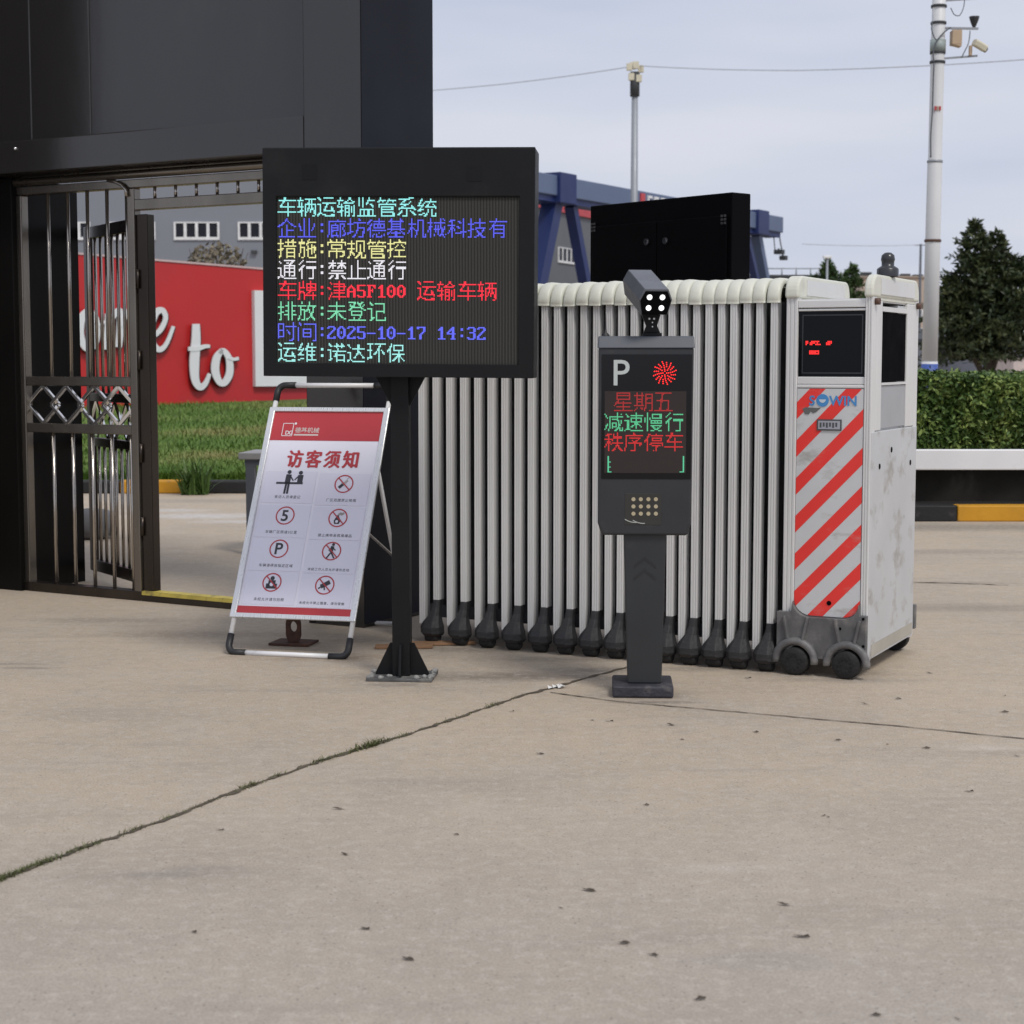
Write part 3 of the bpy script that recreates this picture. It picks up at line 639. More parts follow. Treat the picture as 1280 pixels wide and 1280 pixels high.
# ==================================================================== PARKING TERMINAL
q0 = gnd(803, 873); tb_ = Vector((q0.x, q0.y + .12, 0)); TY = R(-3)
pt = thing('parking_terminal', 'dark grey parking control post with red stop light, LED text and camera on top', 'parking terminal', tb_, TY)
def tl(px, py, y=-.09):
    O = tb_ + Matrix.Rotation(TY, 3, 'Z') @ Vector((0, y, 0)); return onplane(px, py, O, Vector((math.cos(TY), math.sin(TY), 0)))
mb = MB(); a, _ = tl(765.5, 868, -.12); b_, _ = tl(842, 868, -.12); mb.box(a, b_, -.12, .12, .001, .048); mb.build('base_block', blockm, pt, .008)
cB0, _ = tl(784.5, 845, -.07); cB1, _ = tl(827, 845, -.07); cT0, zt = tl(779.5, 672, -.07); cT1, _ = tl(833, 672, -.07)
mb = MB(); mb.hexa([(cB0, -.07, .048), (cB1, -.07, .048), (cB1, .06, .048), (cB0, .06, .048), (cT0, -.07, zt+.02), (cT1, -.07, zt+.02), (cT1, .06, zt+.02), (cT0, .06, zt+.02)])
col_ = mb.build('column', mat('column grey', (.022, .025, .028), .42, 0, .12, 5, .05, 240, ((.10, .095, .09), .4, 4, .6)), pt, .006)
mb = MB()
for k in (0, 1):
    c_ = tl(806, 696 + 15*k, -.0702)
    for sx_ in (-1, 1): mb.prism([(c_[0], -.0715, c_[1]), (c_[0] + sx_*.042, -.0715, c_[1] - .034), (c_[0] + sx_*.042, -.0715, c_[1] - .046), (c_[0], -.0715, c_[1] - .012)], (0, .002, 0))
mb.build('arrow_mark', mat('faint chevron', (.016, .018, .020), .38), col_)
hx0, hzb = tl(747, 669); hx1, _ = tl(867.5, 440); _, hzt = tl(808, 434); hb0, hzm = tl(747, 655); hb1, _ = tl(864.5, 655)
mb = MB(); pf = [(hb0 + .016, hzb), (hb1 - .016, hzb), (hb1 - .001, hzm + .004), (hx1, hzt), (hx0 , hzt), (hb0, hzm + .004)]
mb.prism([(x, -.09, z) for x, z in pf], (0, .17, 0)); mb.build('housing', head_g, pt, .010, 3)
mb = MB(); _, ct = tl(808, 420)
mb.hexa([(hx0-.003, -.097, hzt - .004), (hx1+.003, -.097, hzt - .004), (hx1+.003, .083, hzt - .004), (hx0-.003, .083, hzt - .004), (hx0-.001, -.075, ct), (hx1+.001, -.075, ct), (hx1+.001, .08, ct), (hx0-.001, .08, ct)])
mb.build('top_cap', cap_g, pt, .005, 3)
g0, gz0 = tl(751.5, 598.5); g1, gz1 = tl(866, 443)
mb = MB(); g0b, _ = tl(751.5, 590); g1b, _ = tl(863.5, 590)
mb.prism([(g0, -.0925, gz0), (g1b, -.0925, gz0), (g1 - .002, -.0925, gz1), (g0, -.0925, gz1)], (0, .006, 0)); scn = mb.build('screen', glassb, pt)
f_ = lambda y: (lambda a, b__: (a, y, b__))
mb = MB(); a0, b0_ = tl(755.5, 591); a1, b1_ = tl(858, 489); mb.box(a0, a1, -.0935, -.0927, b0_, b1_); mb.build('led_matrix', dmat, scn)
mb = MB(); a, c_ = tl(766, 481.5); put(mb, 'P', f_(-.0940), a - .006, c_, .138, .140, off=.004); mb.build('parking_letter', em('pale letter', (.42, .52, .50), .35, .3), scn)
mb = MB(); a, c_ = tl(831, 466.3)
for k in range(16):
    for r_ in range(0, 6):
        an = 2*math.pi*(k + .12*r_)/16; rr = .004 + r_*.0072 + (0 if k % 2 else .0034)
        if (r_ < 3 and k % 2) or (r_ == 0 and k % 4) or rr > .0445: continue
        mb.prism([(a + rr*math.cos(an) + u_, -.0938, c_ + rr*math.sin(an) + v_) for u_, v_ in circ(0, 0, .0026, 6)], (0, .001, 0))
mb.build('stop_light', em('red stop led', (1, .012, .012), 2.2), scn)
tcell = (tl(855, 530)[0] - tl(755, 530)[0]) / 4
for s_, px, py, c_, st in (('星期五', 767, 490.5, (.55, .01, .012), .75), ('减速慢行', 755, 515.5, (.10, .62, .30), .95), ('秩序停车', 755, 540.5, (.80, .012, .015), .85)):
    mb = MB(); a, z_ = tl(px, py); ledline(mb, s_, f_(-.0942), a, z_, tcell); mb.build('text_line', em('terminal text ' + s_, c_, st), scn)
mb = MB()
for px, d in ((759.5, 1), (853.5, -1)):
    a, z_ = tl(px, 570); _, z2 = tl(px, 591); mb.box(a, a + .005, -.0943, -.0938, z2 + .002, z_)
    for zz in ((z2 + .002, .010), (z2 + (z_-z2)*.32, .007), (z2 + (z_-z2)*.62, .007)) if d > 0 else ((z2 + .002, .012),):
        mb.box(min(a+.005, a + .005 if d > 0 else a - zz[1]), a + .005 + zz[1] if d > 0 else a - .0003, -.0943, -.0938, zz[0], zz[0] + .0035)
mb.build('text_line', em('green led fragment', (.10, .65, .35), .9), scn)
mb = MB(); a0, b0_ = tl(781, 656); a1, b1_ = tl(827, 617); mb.box(a0, a1, -.0915, -.0895, b0_, b1_)
sp = mb.build('speaker_plate', mat('speaker plate', (.030, .030, .026), .3), pt, .004)
mb = MB()
for px in (791.8, 801, 810.5, 819.8):
    for py in (624, 633, 642):
        a, c_ = tl(px, py); mb.prism([(x, -.0932, z) for x, z in circ(a, c_, .0078, 14)], (0, .001, 0))
mb.build('speaker_hole', beige, sp)
mb = MB()
for k in range(2):
    P_ = [tl(781 + 3*j + 10*k, 649 + 1.2*k + [0, 1.6, 2.8, 3.6, 4.0, 4.0][j]) for j in range(6)]
    for a, b__ in zip(P_, P_[1:]): mb.bar((a[0], -.0925, a[1]), (b__[0], -.0925, b__[1]), .0012, .0030)
mb.build('scratch', mat('pale highlight', (.40, .42, .40), .4), sp)  # curved highlight of the scratch, painted as pale strips
# camera on top
cc, cz = tl(816, 402); ch_ = MB(); cz = ct
Mc = Matrix.Translation((cc - .022, -.035, cz + .165)) @ Matrix.Rotation(R(14), 4, 'Z') @ Matrix.Rotation(R(19), 4, 'X') @ Matrix.Scale(1.04, 4)
hexp = [(-.062, .012), (-.044, .052), (.044, .052), (.062, .012), (.050, -.045), (-.050, -.045)]
ch_ = MB(Mc); ch_.prism([(x, -.125, z) for x, z in hexp], (0, .25, 0)); camo = ch_.build('camera', mat('camera hood grey', (.105, .112, .128), .42, 0, .1, 8), pt, .003)
mb = MB(Mc); mb.prism([(x*.93, -.127, z*.90 - .003) for x, z in hexp], (0, .006, 0)); mb.build('face_plate', blackB, camo)
for lx_, lz_ in ((-.025, .022), (.023, .022), (-.025, -.018), (.023, -.018)):
    mb = MB(Mc); mb.prism([(x, -.1295, z) for x, z in circ(lx_, lz_, .0100, 16)], (0, .003, 0)); mb.build('lamp', em('white lamp', (1, 1, 1), 1.5), camo)
mb = MB(); mb.box(cc - .036, cc + .036, -.065, .03, cz, cz + .012); mb.prism([(cc - .034, -.05, cz + .012), (cc + .030, -.05, cz + .012), (cc + .018, -.05, cz + .040), (cc + .030, -.05, cz + .078), (cc + .020, -.05, cz + .115), (cc - .044, -.05, cz + .115), (cc - .040, -.05, cz + .078), (cc - .024, -.05, cz + .040)], (0, .05, 0))
mb.build('bracket', black, pt, .002)
mb = MB()
for k, px in enumerate((-.012, .006)): mb.prism([(cc + px + u_, -.0515, cz + .066 + v_) for u_, v_ in circ(0, 0, .004, 8)], (0, .001, 0))
for k in (0, 1): mb.prism([(cc + u_, -.0515, cz + .052 - k*.016 + v_) for u_, v_ in circ(0, 0, .0028, 8)], (0, .001, 0))
mb.build('bracket_screw', alub, pt)
a, _ = tl(757, 420); mb = MB(); mb.lathe([(.016, 0), (.015, .006), (.006, .014), (.0035, .03), (.0022, .085), (.0005, .087)], (a, -.03, ct), 10); mb.build('antenna', plast, pt)
# ==================================================================== RETRACTABLE GATE
g0p = gnd(541, 803); g1p = gnd(958, 838); ge = (g1p - g0p).normalized(); GY = math.atan2(ge.y, ge.x)
gt = thing('retractable_gate', 'folded aluminium retractable gate of tall ribbed posts with ivory caps and black wheel shoes', 'gate', g0p, GY)
def gl(px, py=640): return onplane(px, py, g0p, ge)
GH, GD = 1.632, .62
posts = [523.4, 540.9, 558, 575.2, 592, 609.3, 626.2, 642.8, 659.2, 675.8, 691.6, 707.7, 723.8, 739.5, 755.2, 770.8, 786.5, 802.3, 818, 832.9, 848, 863.3, 879, 894.4, 909.9, 925.6, 941.6, 959.8]
PWID = .031
pm = MB()      # ribbed post profile, front
prof = [(0, .004), (.003, 0), (.008, 0), (.0095, .003), (.0125, .003), (.014, 0), (.019, 0), (.0205, .003), (.0235, .003), (.025, 0), (PWID - .002, 0), (PWID, .004), (PWID, .05), (0, .05)]
pm.prism([(x, y, .0) for x, y in prof], (0, 0, GH - .085))
postF = pm.build('post', alu, gt)
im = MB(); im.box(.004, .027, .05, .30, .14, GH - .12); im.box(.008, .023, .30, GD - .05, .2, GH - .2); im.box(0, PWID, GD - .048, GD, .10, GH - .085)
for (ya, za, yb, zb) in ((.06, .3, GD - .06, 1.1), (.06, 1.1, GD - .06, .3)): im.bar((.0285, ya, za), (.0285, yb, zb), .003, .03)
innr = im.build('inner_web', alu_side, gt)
def cap_mesh():
    path = [(.050, -.092, 0)]
    path = []
    y0_, zt_ = -.010, GH
    rr = .085
    path.append((y0_, zt_ - rr - .012, (-1, 0))); path.append((y0_, zt_ - rr, (-1, 0)))
    for k in range(1, 8):
        a = k / 7 * math.pi / 2; path.append((y0_ + rr*(1 - math.cos(a)), zt_ - rr + rr*math.sin(a), (-math.cos(a), math.sin(a))))
    yb = GD + .010
    path.append((yb - rr, zt_, (0, 1)))
    for k in range(1, 8):
        a = k / 7 * math.pi / 2; path.append((yb - rr + rr*math.sin(a), zt_ - rr + rr*math.cos(a), (math.sin(a), math.cos(a))))
    path.append((yb, zt_ - rr - .012, (1, 0)))
    cr = [(-.0135, -.016), (-.0135, -.002), (-.010, .003), (-.002, .0065), (.0155, .008), (.033, .0065), (.039, .002), (.0425, -.002), (.0425, -.016)]
    vs, fs = [], []; n_ = len(cr)
    for i, (y, z, nn) in enumerate(path):
        for x, h in cr:
            if i in (0, len(path)-1): h = min(h, -.001)
            vs.append((x, y + nn[0]*h, z + nn[1]*h))
    for i in range(len(path)-1):
        for k in range(n_-1): fs.append((i*n_+k, i*n_+k+1, (i+1)*n_+k+1, (i+1)*n_+k))
    fs.append(tuple(range(n_))); fs.append(tuple(range((len(path)-1)*n_, len(path)*n_))[::-1])
    mb = MB(); mb.add(vs, fs, 0, True); return mb
capF = cap_mesh().build('cap', ivory, gt)
sm_ = MB()
def loft(mb, rings, mi=0):
    n_ = len(rings[0]); vs = [p for r_ in rings for p in r_]; fs = []
    for i in range(len(rings)-1):
        for k in range(n_): fs.append((i*n_+k, i*n_+(k+1) % n_, (i+1)*n_+(k+1) % n_, (i+1)*n_+k))
    fs.append(tuple(range(n_))[::-1]); fs.append(tuple(range((len(rings)-1)*n_, len(rings)*n_)))
    mb.add(vs, fs, mi, False)
def oct_(cx, cy, hx, hy, z): return [(cx + hx*a, cy + hy*b__, z) for a, b__ in ((-1, -.45), (-.5, -1), (.5, -1), (1, -.45), (1, .45), (.5, 1), (-.5, 1), (-1, .45))]
loft(sm_, [oct_(.008, -.01, .040, .042, .036), oct_(.006, -.012, .050, .052, .050), oct_(.004, -.012, .050, .052, .078), oct_(.005, -.008, .041, .046, .100), oct_(.010, .006, .026, .032, .130), oct_(.0145, .014, .0180, .023, .165), oct_(.0155, .018, .0170, .020, .200)])
shoeF = sm_.build('wheel_shoe', shoe, gt, .004)
wm = MB()
for cx in (-.004,): wm.tube([(cx - .020, -.012, .031), (cx - .012, -.012, .031), (cx + .036, -.012, .031), (cx + .044, -.012, .031)], [.024, .031, .031, .024], 18)
wheelF = wm.build('wheel', tyre, shoeF)
firstP = firstS = True
for i, px in enumerate(posts):
    x, _ = gl(px); shod = i % 2 == 1
    for src in (postF, innr, capF):
        if i == 0: o = src
        else: o = src.copy(); C.objects.link(o); o.parent = gt
        o.location = (x, rnd.uniform(-.004, .004) if src is not innr else 0, .03 if src is not capF else rnd.uniform(-.003, .003))
        if src is postF: o.scale = (1, 1, 1); o.location.z = .200 if shod else .085
        if src is postF: o.scale.z = (GH - .085 - o.location.z) / (GH - .085)
        o.rotation_euler = (0, 0, rnd.uniform(-.015, .015))
    if shod:
        if firstS: o, wh = shoeF, wheelF; firstS = False
        else:
            o = shoeF.copy(); C.objects.link(o); o.parent = gt; wh = wheelF.copy(); C.objects.link(wh); wh.parent = o
        o.location = (x, -.004, 0)
# guide rail behind the shoes closes the folds at the bottom
mb = MB(); xl, _ = gl(512); xr, _ = gl(968); mb.box(xl, xr, .12, .16, .10, .16); mb.box(xl, xr, GD - .16, GD - .12, .10, .16); mb.build('tie_bar', alu_side, gt)

# ---- drive unit
hd0x, _ = gl(980.5); hd1x, _ = gl(1087.5)
ho = g0p + ge * hd0x - Vector((-ge.y, ge.x, 0)) * .012
dh = thing('gate_drive_unit', 'gate drive cabinet with red diagonal warning stripes, black wheels and a smoked window', 'gate machine', ho, GY)
W_ = hd1x - hd0x; D_ = .77; HT = 1.645
hO = ho; 
def hl(px, py, y=0):
    O = hO + Vector((-ge.y, ge.x, 0)) * y; return onplane(px, py, O, ge)
def hs(px, py):      # on right side face -> depth, z
    O = hO + ge * W_; return onplane(px, py, O, Vector((-ge.y, ge.x, 0)))
zc = lambda py: hl(1035, py)[1]
pw = hl(994, 600)[0]       # left post width
pr = hl(1078, 600)[0]      # right post inner edge
wz0, wz1 = zc(472), zc(388)
body = MB(); body.box(.012, W_ - .012, .014, D_ - .012, .075, zc(480)); body.box(.012, W_-.012, .45, D_ - .012, zc(480), 1.53); body.build('body', mscuff, dh)
def hpost(xa, xb, ya, yb):
    mb = MB()
    w__ = xb - xa
    if ya < .1: mb.prism([(xa + w__*a, ya + b__, .0) for a, b__ in ((0, .004), (.08, 0), (.26, 0), (.3, .004), (.38, .004), (.42, 0), (.62, 0), (.66, .004), (.74, .004), (.78, 0), (.94, 0), (1, .004), (1, yb-ya), (0, yb-ya))], (0, 0, 1.56 - .07))
    else: mb.box(xa, xb, ya, yb, .0, 1.49)
    o = mb.build('corner_post', alu, dh); o.location.z = .07; return o
hpost(0, pw, 0, .06); hpost(pr, W_, 0, .06); hpost(0, pw, D_ - .06, D_); hpost(pr + .0, W_, D_ - .06, D_)
for ya_, lo_, hi_ in ((.004, zc(384.5), zc(375)), (.008, wz1 - .002, zc(385.5)), (.008, zc(480.5), wz0 + .003), (.004, zc(485), zc(481))):
    mb = MB(); mb.box(pw, pr, ya_, .05, lo_, hi_); mb.build('cross_rail', alu, dh, .003)
mb = MB(); mb.box(pw + .001, pr - .001, .016, .028, wz0 + .003, wz1 - .003); win = mb.build('window', winglass, dh)
mb = MB(); mb.ring([(pw+.016, .0155, wz0+.016), (pr-.012, .0155, wz0+.016), (pr-.012, .0155, wz1-.016), (pw+.016, .0155, wz1-.016)], [(pw+.021, .0155, wz0+.021), (pr-.017, .0155, wz0+.021), (pr-.017, .0155, wz1-.021), (pw+.021, .0155, wz1-.021)], (0, -.0008, 0)); mb.build('seal', domem, win)
mb = MB()
for (xa, xb, ya, yb, pat) in ((1007, 1026, 431.5, 426, "1101011 0110 1011 1101"), (1032.5, 1040, 431.5, 426, "1011 1101 1110"), (1011.5, 1024, 443, 438, "1111 1111 1111 1011 1111")):
    bits = pat.replace(' ', ''); nx = max(3, int((xb - xa) / 1.6)); 
    for r_ in range(3):
        for k in range(nx):
            if bits[(k*2 + r_*3) % len(bits)] == '1':
                a, z_ = hl(xa + (xb-xa)*(k+.5)/nx, ya + (yb-ya)*(r_+.5)/3, .015); mb.box(a-.0024, a+.0024, .0135, .0145, z_-.0024, z_+.0024)
mb.build('clock_digits', em('red clock led', (1, .02, .02), 1.6), win)
# striped panel
pa, pb_ = pw + .002, pr - .002; pz1, pz0 = zc(486), zc(773); rc = .07
panel = [(pa, pz1), (pa, pz0 + rc)] + [(pa + rc*(1 - math.cos(a)), pz0 + rc - (rc - .0)*math.sin(a)*.9) for a in [k*math.pi/2/6 for k in range(1, 7)]] + \
        [(pb_ - rc*(1 - math.cos(a)), pz0 + rc - rc*math.sin(a)*.9) for a in [k*math.pi/2/6 for k in range(6, 0, -1)]] + [(pb_, pz0 + rc), (pb_, pz1)]
mb = MB(); mb.prism([(x, .004, z) for x, z in panel], (0, .008, 0)); pan = mb.build('front_panel', reflw, dh)
mb = MB(); vpx = (pz1 - pz0) / (773 - 486)
for k in range(-2, 8):
    zl = pz1 - (503 - 486 + 47.6*k) * vpx; th = 21 * vpx; sl_ = 300*vpx/(300*.00348) * .98
    sl_ = (87*1.01*vpx) / (pb_ - pa)
    poly = clip(clip(panel, -sl_, 1, zl - sl_*pa), sl_, -1, -(zl - th - sl_*pa))
    if len(poly) > 2: mb.prism([(x, .0032, z) for x, z in poly], (0, .0006, 0))
mb.build('warning_stripe', refl, pan)
mb = MB(); fl2 = lambda a, b__: (a, .0018, b__)
a, z_ = hl(1011.5, 506.5); cw = .048
put(mb, 'S', fl2, a - .002, z_, .056, off=.02); a2, z2 = hl(1028, 500.5)
mb.prism([(x, .0016, z) for x, z in circ(a2, z2, .026, 20)], (0, .001, 0)); 
xx = hl(1036.5, 506.5)[0]
for ch, dx in (('W', 0), ('I', .058), ('N', .072)): put(mb, ch, fl2, xx + dx, z_, .056, off=.02)
mb.prism([(a2 + .014*math.cos(t_), .0008, z2 + .004 + .014*math.sin(t_)) for t_ in [k*math.pi/8 - math.pi for k in range(9)]] , (0, .0004, 0), 1)
mb.build('logo', [bluel, mat('pale logo smile', (.55, .62, .68), .5)], pan)
mb = MB(); P_ = [hl(*q_) for q_ in ((1003, 511), (1007, 509), (1022, 510), (1026, 509.5), (1020, 515), (1016, 516.5), (1013, 514), (1011, 518), (1006, 517.5))]
mb.prism([(a, .0016, z_) for a, z_ in P_], (0, .001, 0)); mb.build('scratch', mat('dark scrape', (.13, .13, .13), .6), pan)
mb = MB(); a0, b0_ = hl(1021, 538); a1, b1_ = hl(1052, 524.5); mb.box(a0, a1, -.001, .0025, b0_, b1_); mb.box(a0+.006, a1-.006, -.0018, -.0012, b0_+.006, b1_-.006, 1)
for k in range(6):
    xk = a0 + .012 + k*(a1-a0-.024)/6; mb.box(xk, xk + .008, -.0023, -.0019, b0_ + .012 + .004*(k % 2), b1_ - .013, 0)
mb.build('name_plate', [mat('plate rim', (.07, .075, .08), .4), mat('plate face', (.36, .37, .42), .4)], pan)
mb = MB(); a, z_ = hl(1036, 754); mb.prism([(x, .001, z) for x, z in circ(a, z_, .010, 12)], (0, .001, 0)); mb.build('keyhole', blackB, pan)
# moulded skirt with two wheel arches
za = hl(990, 764)[1]; sk0, sk1 = -.016, W_ + .001
w1, _ = hl(993.5, 828, -.03); w2, _ = hl(1058, 834, -.03); wr = .058; ar = .075; wzc = wr
bot = .072
mb = MB(); out_ = [(sk0, za + .0), (sk0 + pw + .012, za)]
for a in [k*math.pi/2/6 for k in range(0, 7)]: out_.append((pa + rc*(1 - math.cos(a)), pz0 + rc - rc*math.sin(a)*.9 - .004))
for a in [k*math.pi/2/6 for k in range(6, -1, -1)]: out_.append((pb_ - rc*(1 - math.cos(a)), pz0 + rc - rc*math.sin(a)*.9 - .004))
out_ += [(pr + .004, za + .002), (sk1, za + .002), (sk1, bot)]
for wc in (w2, w1):
    for k in range(13):
        a = k / 12 * math.pi; x_ = wc + ar*.86*math.cos(a); z_ = wzc + ar*.86*math.sin(a); out_.append((min(sk1 - .002, x_), max(bot, z_)))
out_ += [(sk0, bot)]
o2 = [out_[0]]
for p_ in out_[1:]:
    if (p_[0]-o2[-1][0])**2 + (p_[1]-o2[-1][1])**2 > 1e-6: o2.append(p_)
mb.prism([(x, -.022, z) for x, z in o2], (0, .040, 0)); mb.build('skirt', skirt, dh, .006)
for wc in (w1, w2):
    mb = MB()
    for k in range(16):
        pass
    pts = [(wc + (ar+.008)*math.cos(a), -.030, wzc + (ar+.008)*math.sin(a)) for a in [R(-6) + k/16*R(192) for k in range(17)]]
    mb.tube(pts, .0165, 10); mb.build('wheel_arch', skirt, dh)
    mb = MB(); mb.tube([(wc, -.052, wzc), (wc, -.048, wzc), (wc, -.044, wzc), (wc, .02, wzc), (wc, .03, wzc)], [.036, .050, wr, wr, .05], 26)
    for k in range(10): a = k*2*math.pi/10; mb.box(wc + .028*math.cos(a) - .004, wc + .028*math.cos(a) + .004, -.055, -.0525, wzc + .028*math.sin(a) - .004, wzc + .028*math.sin(a) + .004)
    o = mb.build('wheel', tyre, dh); 
for sx_ in (-1, 1):
    for wc in (w1, w2):
        mb = MB(); mb.bar((wc + sx_*.018*0 + (w1+w2-2*wc)*.10*0 + sx_*.05, -.026, wzc + ar + .11), (wc + sx_*.030, -.030, wzc + ar + .012), .020, .012); mb.build('skirt_rib', skirt, dh, .003)
for px, py in ((1079, 774), (1079, 808), (1050, 786)):
    a, z_ = hl(px, py, -.022); mb = MB(); mb.prism([(x, -.0245, z) for x, z in circ(a, z_, .006, 10)], (0, .0035, 0)); mb.build('bolt', blackB, dh)
# rear pair of wheels
for wc in (w1, w2):
    mb = MB(); mb.tube([(wc, D_ - .03, wzc), (wc, D_ + .03, wzc)], wr, 20); mb.build('wheel', tyre, dh)
# side face (right)
sz = lambda py: hs(1112, py)[1]
mb = MB(); mb.box(W_ - .010, W_ + .004, .006, D_ - .006, .075, sz(537)); mb.build('side_panel', mscuff, dh, .003)
mb = MB(); mb.box(W_ + .0045, W_ + .006, .05, D_ - .03, .085, .135); mb.build('kick_strip', mat('beige kick strip', (.40, .38, .33), .5), dh)
mb = MB(); mb.box(W_ - .020, W_ - .006, .152, D_ - .202, sz(477), sz(391)); mb.build('side_window', mat('black side pane', (.002, .002, .003), .6, spec=.01), dh)
mb = MB(); mb.box(W_ - .018, W_ - .004, .152, D_ - .202, sz(534), sz(482)); mb.build('side_plate', greyp, dh)
for lo_, hi_ in ((sz(481), sz(478)), (sz(390), sz(384))):
    mb = MB(); mb.box(W_ - .02, W_ + .002, .152, D_ - .202, lo_, hi_); mb.build('side_rail', alu, dh)
for ya_, yb_ in ((.062, .150), (D_ - .200, D_ - .128), (D_ - .124, D_ - .062)):
    mb = MB(); mb.box(W_ - .022, W_ + .0015, ya_, yb_, sz(537) + .002, 1.54); mb.build('side_stile', alu, dh, .004)
mb = MB()
for px, py in ((1098, 583), (1136.5, 578), (1113, 562)):
    d_, z_ = hs(px, py); mb.prism([(W_ + .0065, d_ + a, z_ + b__) for a, b__ in circ(0, 0, .012, 10)], (-.003, 0, 0))
mb.build('keyhole', blackB, dh)
mb = MB(); mb.box(W_ - .010, W_ + .012, D_ + .003, D_ + .03, .10, .21); mb.build('rear_flap', skirt, dh, .004)
# top hoops: ivory caps at the front corners, silver inlay along the side
for xa, xb in ((-.004, pw + .006), (pr - .004, W_ + .004)):
    mb = MB(); rr = .075; y0_, yb, zt_ = -.012, D_ + .008, HT; P_ = [(y0_, 1.552), (y0_, zt_ - rr)]
    P_ += [(y0_ + rr*(1 - math.cos(a)), zt_ - rr + rr*math.sin(a)) for a in [k*math.pi/2/7 for k in range(1, 8)]]
    P_ += [(yb - rr + rr*math.sin(a)*.8, zt_ - rr + rr*math.cos(a)) for a in [k*math.pi/2/7 for k in range(0, 8)]]
    P_ += [(yb - rr*.2, 1.552)]
    mb.prism([(xa, y, z) for y, z in P_], (xb - xa, 0, 0)); hp = mb.build('hoop_cap', ivory, dh, .010, 3)
    mb = MB(); mb.box(xb, xb + .004, .10, D_ - .11, 1.566, HT - .016); mb.build('inlay', alu, hp)
mb = MB(); mb.box(pr, W_ - .002, .062, D_ - .062, 1.542, 1.560); mb.build('top_rail', ivory, dh)
mb = MB(); mb.box(.01, W_ - .01, .02, D_ - .02, 1.536, 1.548); mb.build('roof', alu, dh)
for px in (1096, 1141): pass
for d_ in (.035, D_ - .035):
    mb = MB(); mb.tube([(W_ + .001, d_, 1.535), (W_ + .020, d_, 1.535)], .014, 10); mb.build('end_bolt', oxid, dh)
bz = HT + .001; bx, by = W_ - .02, .30
mb = MB(); mb.lathe([(.045, 0), (.045, .030), (.040, .036), (.026, .044), (.026, .060), (.029, .070), (.026, .088), (.014, .098), (.0005, .100)], (bx, by, bz), 20); mb.build('beacon', domem, dh)

# ==================================================================== BARRIER ARM
BY = 8.4; bx0 = X(1100, BY); bz0, bz1 = Z(587.5, BY), Z(562, BY)
br = thing('barrier_gate', 'white horizontal boom of a parking barrier reaching in from the right', 'barrier', (5.2, BY, 0), 0)
mb = MB(); mb.box(bx0 - 5.2, .25, 0, .05, bz0, bz1); mb.build('boom', white, br, .006)
mb = MB(); mb.box(-.18, .18, .055, .40, .001, 1.02); mb.build('cabinet', greyp, br, .02)

# ==================================================================== GATEHOUSE PORTAL
PO = Vector((-2.59, 9.6, 0)); PYAW = R(-30); pe = Vector((math.cos(PYAW), math.sin(PYAW), 0)); pn = Vector((-pe.y, pe.x, 0))
PF = -.20
def pp(px, py, y=0): return onplane(px, py, PO + pn*y, pe)
WX = -.85
gp = thing('gatehouse_portal', 'glossy black clad entrance portal framing the pedestrian gate', 'building', PO, PYAW)
xr0, _ = pp(381, 300, PF); xr1, _ = pp(450.5, 100, PF)
q_ = ray(540, 100); O_ = PO + pn*PF + pe*xr1; dS, _ = onplane(540, 100, O_, pn)
TOPZ = 4.4
mb = MB(); mb.box(xr0, xr1, PF, PF + dS, 0, TOPZ); 
o = mb.build('pillar', gloss, gp, .004)
mb = MB(); mb.box(xr1 + .001, xr1 + .005, PF + .003, PF + dS, .02, TOPZ); mb.build('side_cladding', navy, gp)
xl1, _ = pp(23, 600, -.06); zb1 = pp(200, 160, PF)[1]; zb0 = pp(200, 203, PF)[1]
mb = MB(); mb.box(WX, xl1, -.06, .45, 0, zb0 - .003); mb.build('pillar', mat('dark brown black cladding', (.006, .0055, .005), .35, 0, .2, 2, spec=.12), gp, .004)
mb = MB(); mb.box(WX - 1.6, WX - .002, -1.45, .45, 0, TOPZ - .003); mb.build('unseen_dark_wing', gloss, gp)  # wing added out of view so the left cladding reflects something dark
mb = MB(); mb.box(WX, xr0 - .002, PF, .30, zb0, zb1); mb.build('lintel', gloss, gp, .006)
mb = MB(); mb.box(WX, xr0 - .002, PF + .13, .30, zb1 + .002, TOPZ); mb.build('header_panel', gloss, gp)
for px in (38, 112):
    a, _ = pp(px, 80, PF + .13); mb = MB(); mb.box(a - .004, a + .004, PF + .126, PF + .1295, zb1 + .004, TOPZ - .01); mb.build('panel_seam', alu_side, gp)
mb = MB(); mb.box(WX - 1.6, xr1, PF - .05, PF + dS, TOPZ + .002, TOPZ + .25); mb.build('roof_cap', gloss, gp)
a, z_ = pp(20, 186, PF); mb = MB(); mb.lathe([(.008, 0), (.008, .012), (.0005, .013)], (0, 0, 0), 10); o = mb.build('door_bell', knobm, gp); o.location = (a, PF, z_); o.rotation_euler = (R(90), 0, 0)

